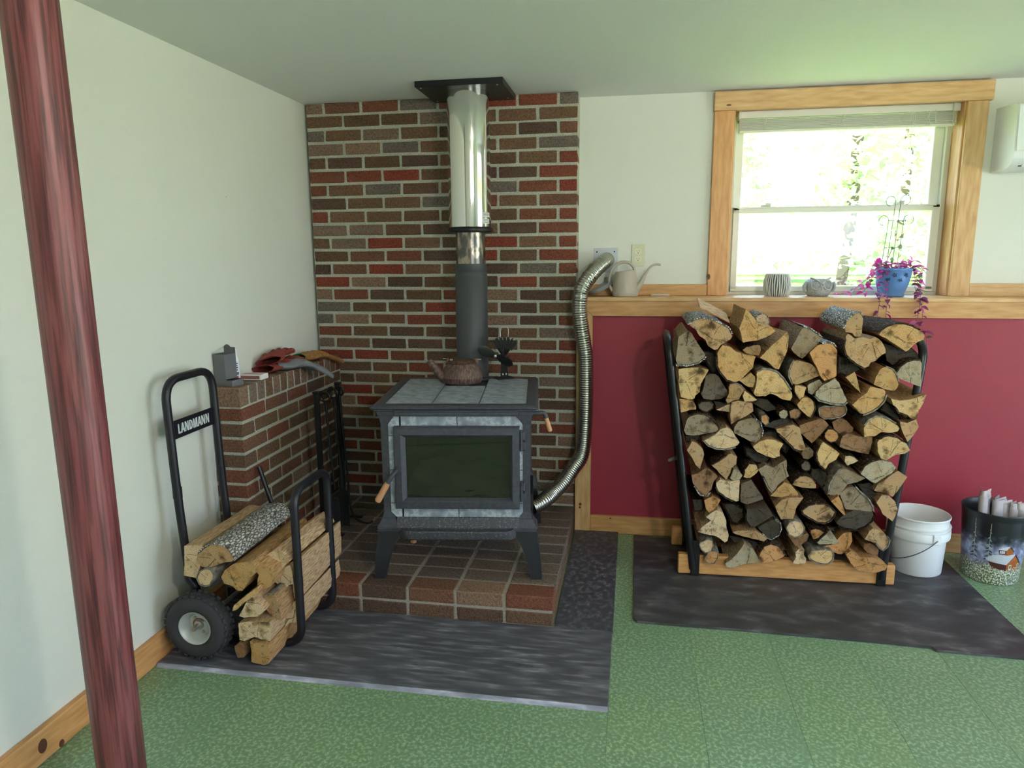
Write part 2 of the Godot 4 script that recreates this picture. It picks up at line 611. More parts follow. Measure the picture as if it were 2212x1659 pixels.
# ------------------------------------------------------------------ camera and light
func set_camera_and_light() -> void:
	var cam := Camera3D.new()
	cam.name = "camera"
	cam.transform = Transform3D(Basis(V(0.985842, -0.007571, -0.167508), V(-0.022819, 0.983628, -0.178760), V(0.166119, 0.180051, 0.969529)), V(1.6974, 1.4653, 3.6038))
	cam.fov = 57.41
	cam.near = 0.05
	add_child(cam)
	cam.current = true
	var sky := ProceduralSkyMaterial.new()
	sky.sky_top_color = Color(0.62, 0.78, 1.0)
	sky.sky_horizon_color = Color(0.90, 0.95, 1.0)
	sky.sky_curve = 0.3
	sky.ground_bottom_color = Color(0.55, 0.58, 0.48)
	sky.ground_horizon_color = Color(0.80, 0.83, 0.76)
	sky.sky_energy_multiplier = 1.0
	var env := Environment.new()
	env.background_mode = Environment.BG_SKY
	env.sky = Sky.new()
	env.sky.sky_material = sky
	env.background_energy_multiplier = 8.0
	env.tonemap_mode = Environment.TONE_MAPPER_LINEAR
	env.tonemap_exposure = 1.1
	env.sdfgi_enabled = true
	env.ssao_enabled = true
	env.ssil_enabled = true
	var we := WorldEnvironment.new()
	we.name = "world"
	we.environment = env
	add_child(we)
	var sun := DirectionalLight3D.new()
	sun.name = "sun"
	sun.rotation_degrees = V(-52, -90, 0)
	sun.light_color = Color(1.0, 0.95, 0.87)
	sun.light_energy = 24.0
	sun.shadow_enabled = true
	add_child(sun)
	# unseen ceiling lamp behind the camera, placed to light the rack from the front
	var lamp := thing("unseen_ceiling_lamp", "unseen round white ceiling lamp behind the viewer, placed to light the room", "lamp", V(2.75, CEIL, 3.5))
	var b := mb()
	b.lathe([Vector2(0.0, -0.03), Vector2(0.17, -0.03), Vector2(0.185, -0.02), Vector2(0.185, 0.0), Vector2(0.0, 0.0)], 32)
	put(b, "base", M.white_plastic, lamp)
	var e := mat("lamp_glow", "ffffff", 0.5)
	e.emission_enabled = true
	e.emission = Color(1.0, 0.96, 0.90)
	e.emission_energy_multiplier = 3.0
	b = mb()
	b.lathe([Vector2(0.0, -0.075), Vector2(0.06, -0.073), Vector2(0.12, -0.062), Vector2(0.16, -0.04), Vector2(0.168, -0.031)], 32)
	put(b, "shade", e, lamp)
	var l := OmniLight3D.new()
	l.name = "light"
	l.position = V(0, -0.10, 0)
	l.light_color = Color(1.0, 0.96, 0.90)
	l.light_energy = 2.2
	l.light_size = 0.08
	l.omni_range = 12.0
	l.omni_attenuation = 2.0
	l.shadow_enabled = true
	lamp.add_child(l)


# ------------------------------------------------------------------ the room
func knot(parent: Node, at: Vector3, rx: float, ry: float, basis := Basis()) -> void:
	var b := mb(at, basis)
	var p := PackedVector2Array()
	for i in 16:
		p.append(Vector2(cos(TAU * i / 16) * rx, sin(TAU * i / 16) * ry))
	b.prism(p, -0.002, 0.0006)
	put(b, "knot", M.knot, parent)


func board(called: String, m: String, c0: Vector3, c1: Vector3, grain: int, parent: Node = null, bev := 0.0025) -> MeshInstance3D:
	var b := mb()
	b.box((c0 + c1) / 2.0, (c1 - c0).abs(), bev, grain, Vector2(rng.randf() * 5.0, rng.randf() * 5.0))
	return put(b, called, M[m], parent)


func slab(b: MB, c0: Vector3, c1: Vector3) -> void:
	b.box((c0 + c1) / 2.0, (c1 - c0).abs(), 0.0005)


func room() -> void:
	# floor: bed and tiles
	var b := mb()
	slab(b, V(-0.16, -0.12, -0.36), V(5.56, -0.0025, 5.76))
	var floor_ := struct(put(b, "floor", M.tile_bed))
	var k := 0
	for i in range(-1, 12):
		for j in range(0, 12):
			var x0 := 0.15 + 0.3 * (i - 0)
			var z0 := 0.204 + 0.305 * (j - 1)
			var a := V(maxf(x0, -0.01), -0.003, maxf(z0, 0.0))
			var c := V(minf(x0 + 0.3, 3.7), 0.0, minf(z0 + 0.305, 3.6))
			if c.x - a.x < 0.02 or c.z - a.z < 0.02:
				continue
			b = mb()
			b.box((a + c) / 2.0, V(c.x - a.x - 0.0007, 0.003, c.z - a.z - 0.0007), 0.0004)
			quick(b, "tile", M["tile_%d" % rng.randi_range(0, 4)], floor_, k)
			k += 1
	b = mb()
	slab(b, V(3.7, -0.003, 0.0), V(5.4, 0.0, 5.6))
	slab(b, V(-0.012, -0.003, 3.6), V(3.7, 0.0, 5.6))
	put(b, "tile_field", M.tile_2, floor_)
	# ceiling
	b = mb()
	slab(b, V(-0.16, CEIL, -0.36), V(5.56, CEIL + 0.12, 5.76))
	struct(put(b, "ceiling", M.ceiling_paint))
	# left wall with a few marks
	b = mb()
	slab(b, V(-0.16, 0.0, -0.36), V(-0.012, CEIL, 5.76))
	var lw := struct(put(b, "wall_left", M.wall_paint))
	b = mb(V(-0.012, 1.72, 0.78), Basis(V(0, 1, 0), V(-1, 0, 0), V(0, 0, 1)))
	b.lathe([Vector2(0.0, -0.005), Vector2(0.0028, -0.004), Vector2(0.0028, -0.003), Vector2(0.0012, 0.0), Vector2(0.0, 0.0)], 8)
	put(b, "nail", M.screw, lw)
	# back wall: thick upper part with the window opening, red lower part standing forward
	b = mb()
	slab(b, V(-0.012, 0.0, -0.36), V(1.42, CEIL, -0.14))
	slab(b, V(1.42, 1.2, -0.36), V(2.15, CEIL, -0.14))
	slab(b, V(3.225, 1.2, -0.36), V(5.56, CEIL, -0.14))
	slab(b, V(2.15, 2.17, -0.36), V(3.225, CEIL, -0.14))
	slab(b, V(2.15, 1.2, -0.36), V(3.225, 1.236, -0.14))
	struct(put(b, "wall_back", M.wall_paint))
	b = mb()
	slab(b, V(1.424, 0.0, -0.36), V(5.56, 1.2, 0.0))
	slab(b, V(1.424, 1.2, -0.139), V(5.56, 1.236, 0.0))
	struct(put(b, "wall_lower_back", M.red_paint))
	# unseen glazed door in the right wall and window in the rear wall
	b = mb()
	slab(b, V(5.4, 0.0, -0.36), V(5.56, CEIL, 0.9))
	slab(b, V(5.4, 0.0, 3.3), V(5.56, CEIL, 5.76))
	slab(b, V(5.4, 2.08, 0.9), V(5.56, CEIL, 3.3))
	struct(put(b, "wall_right", M.wall_paint))
	b = mb()
	slab(b, V(-0.16, 0.0, 5.6), V(2.6, CEIL, 5.76))
	slab(b, V(4.8, 0.0, 5.6), V(5.56, CEIL, 5.76))
	slab(b, V(2.6, 0.0, 5.6), V(4.8, 0.85, 5.76))
	slab(b, V(2.6, 2.05, 5.6), V(4.8, CEIL, 5.76))
	struct(put(b, "wall_rear", M.wall_paint))
	var d := Node3D.new()
	d.name = "door_1"  # out of view, placed to light the room from the right
	add_child(d)
	struct(d)
	b = mb()
	for z in [0.93, 2.1, 3.27]:
		b.box(V(5.48, 1.04, z), V(0.06, 2.08, 0.06), 0.004)
	for y in [0.04, 2.05]:
		b.box(V(5.48, y, 2.1), V(0.06, 0.06, 2.34), 0.004)
	put(b, "frame", M.vinyl, d)
	b = mb()
	b.box(V(5.48, 1.04, 2.1), V(0.006, 2.0, 2.3), 0.0005)
	put(b, "pane", M.pane, d)
	d = Node3D.new()
	d.name = "unseen_window_2"  # out of view, placed to let daylight in behind the camera
	add_child(d)
	struct(d)
	b = mb()
	for x in [2.63, 3.7, 4.77]:
		b.box(V(x, 1.45, 5.68), V(0.06, 1.2, 0.06), 0.004)
	for y in [0.88, 2.02]:
		b.box(V(3.7, y, 5.68), V(2.14, 0.06, 0.06), 0.004)
	put(b, "frame", M.vinyl, d)
	b = mb()
	b.box(V(3.7, 1.45, 5.68), V(2.1, 1.1, 0.006), 0.0005)
	put(b, "pane", M.pane, d)
	# boards round the lower wall
	struct(board("trim_1", "pine", V(1.44, 1.236, -0.30), V(5.4, 1.256, 0.036), 0, null, 0.003))
	b = mb()
	b.prism(PackedVector2Array([V2(1.425, 1.236), V2(5.4, 1.236), V2(5.4, 1.162), V2(1.503, 1.162), V2(1.425, 1.234)]), 0.0, 0.028)
	struct(put(b, "trim_2", M.pine_b))
	b = mb()
	var s := PackedVector2Array([V2(1.421, 0.0), V2(1.421, 1.236), V2(1.502, 1.161), V2(1.502, 0.0)])
	b.prism(s, 0.0, 0.028)
	for i in b.u.size():
		b.u[i] = Vector2(b.v[i].y, b.v[i].x + b.v[i].z)
	var st := struct(put(b, "trim_3", M.pine))
	knot(st, V(1.449, 0.158, 0.028), 0.007, 0.008)
	knot(st, V(1.447, 0.140, 0.028), 0.006, 0.006)
	var bb := struct(board("baseboard_back", "pine_b", V(1.503, 0.0, 0.0), V(5.4, 0.097, 0.022), 0))
	knot(bb, V(1.61, 0.085, 0.0222), 0.006, 0.004)
	struct(board("trim_4", "pine_b", V(1.426, 1.256, -0.14), V(2.074, 1.314, -0.122), 0))
	struct(board("trim_5", "pine", V(3.297, 1.256, -0.14), V(5.4, 1.316, -0.122), 0))
	var lb := struct(board("baseboard_left", "pine_c", V(-0.012, 0.0, 1.05), V(0.012, 0.101, 5.6), 2))
	var side := Basis(V(0, 0, -1), V(0, 1, 0), V(1, 0, 0))
	knot(lb, V(0.012, 0.052, 2.02), 0.016, 0.022, side)
	knot(lb, V(0.012, 0.012, 1.955), 0.01, 0.012, side)
	window_1()


func V2(x: float, y: float) -> Vector2:
	return Vector2(x, y)


func window_1() -> void:
	var w := Node3D.new()
	w.name = "window_1"
	add_child(w)
	struct(w)
	var hd := board("casing", "pine", V(2.071, 2.152, -0.14), V(3.311, 2.240, -0.112), 0, w)
	hd.set_meta("label", "wide pine head board over the window")
	knot(w, V(2.139, 2.176, -0.112), 0.012, 0.004)
	board("casing", "pine_c", V(2.074, 1.256, -0.14), V(2.168, 2.152, -0.118), 1, w)
	board("casing", "pine", V(3.207, 1.256, -0.14), V(3.297, 2.152, -0.118), 1, w)
	knot(w, V(2.078, 1.352, -0.118), 0.008, 0.014)
	board("jamb", "pine_b", V(2.150, 1.256, -0.30), V(2.176, 2.158, -0.135), 1, w)
	board("jamb", "pine_b", V(3.199, 1.256, -0.30), V(3.225, 2.158, -0.135), 1, w)
	board("jamb", "pine_b", V(2.150, 2.157, -0.30), V(3.225, 2.172, -0.135), 0, w)
	# vinyl frame
	var b := mb()
	for x in [2.187, 3.188]:
		b.box(V(x, 1.70, -0.285), V(0.024, 0.90, 0.08), 0.002, 1)
	b.box(V(2.6875, 1.264, -0.285), V(1.0, 0.018, 0.09), 0.002)
	b.box(V(2.6875, 2.150, -0.285), V(1.0, 0.018, 0.08), 0.002)
	put(b, "frame", M.vinyl_shade, w)
	for up in [0, 1]:
		var y0: float = 1.272 if up == 0 else 1.668
		var y1: float = 1.699 if up == 0 else 2.142
		var z: float = -0.252 if up == 0 else -0.293
		var sl: float = 0.032 if up == 0 else 0.040
		b = mb()
		b.box(V(2.199 + sl / 2, (y0 + y1) / 2, z), V(sl, y1 - y0, 0.034), 0.003, 1)
		b.box(V(3.176 - sl / 2, (y0 + y1) / 2, z), V(sl + 0.006, y1 - y0, 0.034), 0.003, 1)
		b.box(V(2.6875, y0 + 0.014, z), V(0.977, 0.028, 0.034), 0.003)
		b.box(V(2.6875, y1 - 0.014, z), V(0.977, 0.030, 0.034), 0.003)
		if up == 0:
			b.box(V(2.6875, y1 - 0.004, z + 0.018), V(0.94, 0.006, 0.006), 0.001)
		var sash := put(b, "sash", M.vinyl, w)
		b = mb()
		b.box(V(2.6875, (y0 + y1) / 2, z), V(0.92, y1 - y0 - 0.03, 0.005), 0.0004)
		put(b, "pane", M.pane, sash)
		if up == 0:
			for x in [2.36, 2.99]:
				b = mb()
				b.box(V(x, y1 + 0.006, z), V(0.05, 0.012, 0.02), 0.003)
				b.box(V(x + 0.012, y1 + 0.016, z + 0.004), V(0.03, 0.007, 0.012), 0.002)
				put(b, "latch", M.vinyl_shade, sash)
	# blind
	var bl := thing("window_blind", "white slatted window blind pulled up under the pine head board", "blind", V(2.695, 2.0, -0.20))
	b = mb()
	b.box(V(0.004, 0.140, 0), V(0.992, 0.034, 0.04), 0.002)
	b.box(V(-0.492, 0.140, 0.002), V(0.012, 0.040, 0.046), 0.002)
	b.box(V(0.496, 0.140, 0.002), V(0.05, 0.040, 0.046), 0.002)
	put(b, "headrail", M.vinyl, bl)
	for i in 14:
		b = mb()
		var y := 0.118 - i * 0.0036
		b.box(V(0.0, y - 0.0008 * absf(sin(i * 1.7)), 0.001 * sin(i * 2.3)), V(0.985, 0.0022, 0.026), 0.0006)
		quick(b, "slat", M.vinyl, bl, i)
	b = mb()
	b.box(V(0.0, 0.062, 0), V(0.985, 0.012, 0.026), 0.003)
	put(b, "bottom_rail", M.vinyl, bl)
	b = mb()
	for x in [-0.38, -0.02, 0.36]:
		for j in 3:
			b.tube(smooth_path([V(x + 0.01 * j, 0.125, 0.022), V(x + 0.012 * sin(j + 1.0), 0.105, 0.027), V(x - 0.008 + 0.01 * j, 0.085, 0.024), V(x + 0.01 * j, 0.062, 0.02)], 5), 0.0011, 5)
	b.tube(smooth_path([V(0.27, 0.120, 0.024), V(0.235, 0.10, 0.03), V(0.25, 0.072, 0.03), V(0.285, 0.08, 0.032), V(0.29, 0.115, 0.028)], 6), 0.0012, 5)
	b.tube(smooth_path([V(0.275, 0.120, 0.024), V(0.305, 0.118, 0.03), V(0.308, 0.06, 0.03), V(0.298, 0.0, 0.028), V(0.302, -0.09, 0.026)], 6), 0.0012, 5)
	b.tube(smooth_path([V(0.28, 0.120, 0.024), V(0.30, 0.1, 0.03), V(0.296, 0.03, 0.03), V(0.299, -0.05, 0.028)], 6), 0.0012, 5)
	put(b, "cord", M.vinyl, bl)
	b = mb()
	b.tube(smooth_path([V(0.474, 0.155, 0.026), V(0.474, 0.06, 0.028), V(0.478, 0.03, 0.03), V(0.468, 0.018, 0.03)], 6), 0.0012, 5)
	put(b, "pull", M.ivory, bl)
	b = mb()
	b.tube(PackedVector3Array([V(0.40, 0.13, 0.022), V(0.398, 0.066, 0.03)]), 0.0016, 6)
	put(b, "pull", M.ivory, bl)


# ------------------------------------------------------------------ masonry
func course_y(k: float) -> float:
	var ks := [0.0, 1.0, 5.0, 10.0, 15.0, 20.0, 25.0, 32.0]
	var ys := [2.247, 2.187, 1.912, 1.569, 1.232, 0.907, 0.591, 0.135]
	for i in ks.size() - 1:
		if k <= ks[i + 1]:
			return lerpf(ys[i], ys[i + 1], (k - ks[i]) / (ks[i + 1] - ks[i]))
	return ys[7]


func brick_tone(row: int) -> String:
	var t := rng.randf()
	if t < 0.20 + 0.006 * row:
		return "brick_%d" % [6, 7, 3, 11, 7, 6, 8, 9][rng.randi_range(0, 7 if row > 8 else 6)]
	return "brick_%d" % [0, 1, 2, 3, 4, 5, 0, 1, 4, 10, 12, 2][rng.randi_range(0, 11)]


func masonry() -> void:
	# wall behind the stove
	var b := mb()
	slab(b, V(0.004, 0.0, -0.139), V(1.4155, 2.2455, -0.0045))
	var wall := struct(put(b, "wall_chimney", M.mortar))
	var k := 0
	var reds := {"0_5": 9, "0_2": 7, "0_4": 7, "5_2": 9, "6_7": 9, "8_0": 8, "8_7": 8, "10_2": 9, "10_5": 9, "10_7": 8, "11_6": 8, "6_0": 7, "19_0": 9, "19_1": 9, "19_2": 7, "16_3": 8, "16_4": 8}
	for row in 32:
		var y1 := course_y(row)
		var y0 := course_y(row + 1)
		var shift := 0.5 if row % 2 == 0 else 0.0
		var i := 0
		var x := 0.0
		while x < 6.95:
			var xe := minf(x + (shift if x == 0.0 and shift > 0.0 else 1.0), 6.97)
			var w := (xe - x) * 0.2032 - 0.013
			var h := y1 - y0 - 0.0145
			if row == 0:
				h += 0.005
			if w > 0.03:
				b = mb()
				var pr := rng.randf_range(-0.0015, 0.0015)
				var right := xe > 6.9
				if right:
					w += 0.006
				b.box(V(x * 0.2032 + 0.0065 + w / 2, (y0 + y1) / 2 + rng.randf_range(-0.001, 0.001) + (0.0025 if row == 0 else 0.0), -0.05 + pr), V(w + rng.randf_range(-0.003, 0.001), h + rng.randf_range(-0.002, 0.002), 0.1), 0.003, 0, Vector2(), 0.0014, rng)
				var key := "%d_%d" % [row, i]
				quick(b, "brick", M["brick_%d" % reds[key]] if reds.has(key) else M[brick_tone(row)], wall, k)
				k += 1
			x = xe
			i += 1
	# low brick ledge along the left wall
	var led := thing("brick_ledge", "low brick ledge along the white wall, with gloves and a grey box on top", "ledge", V(0, 0, 0))
	b = mb()
	slab(b, V(-0.0115, 0.0, 0.004), V(0.1215, 0.939, 1.012))
	put(b, "mortar", M.mortar, led)
	k = 0
	for j in 15:
		var z0 := 0.006 + j * 0.0673
		b = mb()
		var wz := 0.0545 if j < 14 else 0.068
		b.box(V(0.0575, 0.902, z0 + wz / 2 + 0.004), V(0.136, 0.080, wz), 0.003, 0, Vector2(), 0.0014, rng)
		quick(b, "brick", M["brick_%d" % [11, 10, 6, 11, 3, 7][rng.randi_range(0, 5)]], led, k)
		k += 1
	for row in 13:
		var yt := 0.853 - row * 0.0663
		if yt < 0.05:
			break
		var z := 1.018
		var first := row % 2 == 0
		while z > 0.02:
			var len := 0.19
			if z > 1.0 and not first:
				len = 0.092
			var zb := maxf(z - len, 0.004)
			b = mb()
			var corner := z > 1.0
			b.box(V(0.0575 + (0.0015 if corner else 0.0), yt - 0.026, (z + zb) / 2), V(0.136, 0.052, z - zb), 0.003, 0, Vector2(), 0.0014, rng)
			quick(b, "brick", M["brick_%d" % [0, 1, 6, 3, 7, 11, 4, 6][rng.randi_range(0, 7)]] if z > 0.5 else M["brick_%d" % [0, 1, 2, 4, 6, 3][rng.randi_range(0, 5)]], led, k)
			k += 1
			z = zb - 0.0125
	# raised hearth: two courses, stack bond
	var he := thing("brick_hearth", "raised two-course brick hearth under the stove", "hearth", V(0, 0, 0))
	b = mb()
	slab(b, V(0.129, 0.0, 0.002), V(1.412, 0.1325, 1.042))
	put(b, "mortar", M.hearth_grout, he)
	k = 0
	for lev in 2:
		for c in 7:
			var xr := 1.4165 - c * 0.2018
			var xl := maxf(xr - 0.1895, 0.13)
			if xr - xl < 0.03:
				continue
			for r in 10:
				if lev == 0 and r < 9 and c > 0:
					continue
				var z0 := 0.007 + r * 0.1041
				var z1 := z0 + 0.0965
				if r == 9:
					z1 = 1.0465
				b = mb()
				var y0 := 0.0125 if lev == 0 else 0.0765
				var y1 := 0.066 if lev == 0 else 0.1352
				b.box(V((xl + xr) / 2, (y0 + y1) / 2 + rng.randf_range(-0.0008, 0.0008), (z0 + z1) / 2), V(xr - xl, y1 - y0, z1 - z0), 0.0035, 0, Vector2(), 0.0014, rng)
				var t: String
				if lev == 1 and r == 9:
					t = ["brick_7", "brick_11", "brick_6", "brick_5", "brick_7", "brick_3", "brick_0"][c]
				elif lev == 0:
					t = ["brick_0", "brick_2", "brick_0", "brick_5", "brick_2", "brick_0", "brick_0"][c]
				else:
					t = "hearth_%d" % rng.randi_range(0, 3)
				quick(b, "brick", M[t], he, k)
				k += 1
	# slate on the floor
	var sl := thing("slate_slab", "long dark slate slab on the floor in front of the brick hearth", "slate slab", V(0, 0, 0))
	b = mb()
	b.box(V(0.834, 0.006, 1.281), V(1.632, 0.012, 0.472), 0.0015)
	put(b, "slab", M.slate, sl)
	b = mb()
	b.prism_x(PackedVector2Array([V2(1.5168, 0.0), V2(1.5288, 0.0), V2(1.5168, 0.0115)]), 0.018, 1.6495)
	put(b, "chipped_edge", M.slate_edge, sl)
	b = mb()
	b.box(V(1.5375, 0.006, 0.533), V(0.231, 0.012, 1.018), 0.0015, 2)
	tag(put(b, "slate_slab", M.slate_side), "narrow slate slab on the floor along the right side of the hearth", "slate slab")
	b = mb()
	b.prism_y(PackedVector2Array([V2(1.735, 0.05), V2(1.732, 0.925), V2(1.748, 0.945), V2(2.2, 0.947), V2(2.6, 0.955), V2(2.836, 0.965), V2(2.846, 0.985), V2(3.22, 0.995), V2(3.21, 0.5), V2(3.205, 0.06)]), 0.0005, 0.0115)
	tag(put(b, "slate_slab", M.slate_mat), "wide dark slate slab with a chipped front edge under the log rack", "slate slab")


func outdoors() -> void:
	var grass := tex(mat("grass", "ffffff", 0.95, 0.0, 0.1), ntex(noise(61, 0.06, 5), [[0.0, "3f5a26"], [0.5, "5c7a34"], [1.0, "86a04c"]], 256), Vector3.ONE * 0.4, 2)
	var b := mb()
	slab(b, V(-30, 0.3, -50), V(40, 0.9, -0.8))
	struct(put(b, "lawn", grass))
	b = mb()
	slab(b, V(14, -0.5, -0.8), V(50, -0.1, 40))
	slab(b, V(-20, -0.5, 5.8), V(5.6, -0.1, 40))
	struct(put(b, "lawn", grass))
	var conc := tex(mat("unseen_patio", "ffffff", 0.9), ntex(noise(62, 0.05, 4), [[0.0, "b4b2aa"], [1.0, "d2d0c8"]], 256), Vector3.ONE * 0.5, 2)
	b = mb()
	slab(b, V(5.6, -0.5, -0.8), V(14, -0.09, 40))
	struct(put(b, "unseen_patio", conc))  # out of view, pale ground placed to bounce light up to the ceiling
	var lm := mat("leaf_green", "b4c69c", 0.8)
	lm.backlight_enabled = true
	lm.backlight = Color(0.45, 0.5, 0.38)
	mat("trunk", "5c4a3a", 0.95)
	var leaf := mb()
	leaf.tri(V(0, 0, 0), V(-0.05, 0.09, 0.01), V(0, 0.2, 0), V(0, 0, 1), V(0, 0, 1), V(0, 0, 1))
	leaf.tri(V(0, 0, 0), V(0.05, 0.09, 0.01), V(0, 0.2, 0), V(0, 0, 1), V(0, 0, 1), V(0, 0, 1))
	var lmesh := leaf.mesh()
	lmesh.surface_set_material(0, lm)
	var spots := [V(1.2, 0.9, -9), V(3.2, 0.9, -12), V(5.4, 0.9, -10), V(7.6, 0.9, -14), V(4.2, 0.9, -16), V(9.4, 0.9, -11)]
	for i in spots.size():
		var t := thing("tree", "pale green tree outside the window, %s" % ["by the left sash edge", "behind the striped pot", "behind the owl planter", "far back at the right", "far back in the middle", "by the right sash edge"][i], "tree", spots[i], 0.0, "trees outside the window")
		var h := 4.5 + 1.2 * rng.randf()
		b = mb()
		b.tube(smooth_path([V(0, -0.1, 0), V(0.1, h * 0.4, 0.05), V(0.0, h, 0.1)], 6), 0.10, 8)
		put(b, "trunk", M.trunk, t)
		var mm := MultiMesh.new()
		mm.transform_format = MultiMesh.TRANSFORM_3D
		mm.mesh = lmesh
		mm.instance_count = 2600
		for q in 2600:
			var y := rng.randf_range(0.3, h)
			var rad := 1.5 * (1.0 - 0.75 * y / h) * sqrt(rng.randf())
			var a := rng.randf() * TAU
			var clump := 0.25 * sin(y * 5.0 + i) + 0.2 * sin(a * 4.0 + y * 3.0)
			var bas := Basis.from_euler(V(rng.randf() * TAU, rng.randf() * TAU, rng.randf() * TAU)).scaled(V(1, 1, 1) * rng.randf_range(0.7, 1.6))
			mm.set_instance_transform(q, Transform3D(bas, V(cos(a) * (rad + clump), y, sin(a) * (rad + clump))))
		var mi := MultiMeshInstance3D.new()
		mi.multimesh = mm
		mi.name = "foliage"
		mi.set_meta("kind", "stuff")
		t.add_child(mi, true)


# ------------------------------------------------------------------ the stove and what belongs to it
func loops(b: MB, L: Array) -> void:
	# nested rectangles [u0, y0, u1, y1, w] joined by flat mitred strips
	for i in L.size() - 1:
		var P := []
		for q in [L[i], L[i + 1]]:
			P.append([V(q[0], q[1], q[4]), V(q[2], q[1], q[4]), V(q[2], q[3], q[4]), V(q[0], q[3], q[4])])
		for k in 4:
			var a: Vector3 = P[0][k]
			var c: Vector3 = P[0][(k + 1) % 4]
			var d: Vector3 = P[1][(k + 1) % 4]
			var e: Vector3 = P[1][k]
			var g := (c - a).cross(e - a).normalized()
			if g.length() < 0.5:
				continue
			var outw: Vector3 = [V(0, -1, 0), V(1, 0, 0), V(0, 1, 0), V(-1, 0, 0)][k]
			if absf(g.z) > 0.15:
				if g.z < 0.0:
					g = -g
			elif g.dot(outw) < 0.0:
				g = -g
			b.quad(a, c, d, e, g, [V2(a.x, a.y), V2(c.x, c.y), V2(d.x, d.y), V2(e.x, e.y)])


func post(b: MB, S: Array, mu: float, mw: float, wc := 0.0) -> void:
	# stacked square sections [y, outer u, inner u]; mirrored in u by mu and in w about wc by mw
	var R := []
	for s in S:
		var wo: float = -0.4 * (0.351 - absf(s[1]))
		var wi: float = wo - (absf(s[1]) - absf(s[2]))
		var q := []
		for t in [[s[1], wo], [s[2], wo], [s[2], wi], [s[1], wi]]:
			var w: float = t[1] if mw > 0.0 else 2.0 * wc - t[1]
			q.append(V(t[0] * mu, s[0], w))
		R.append(q)
	var cen := Vector3()
	for k in 4:
		cen += R[0][k] / 4.0
	for i in R.size() - 1:
		var mid := Vector3()
		for k in 4:
			mid += (R[i][k] + R[i + 1][k]) / 8.0
		for k in 4:
			var a: Vector3 = R[i][k]
			var c: Vector3 = R[i][(k + 1) % 4]
			var d: Vector3 = R[i + 1][(k + 1) % 4]
			var e: Vector3 = R[i + 1][k]
			var o := (a + c + d + e) / 4.0 - mid
			b.flat(a, c, d, o)
			b.flat(a, d, e, o)
	for e in [0, R.size() - 1]:
		var up := Vector3.DOWN if e == 0 else Vector3.UP
		b.quad(R[e][0], R[e][1], R[e][2], R[e][3], up)


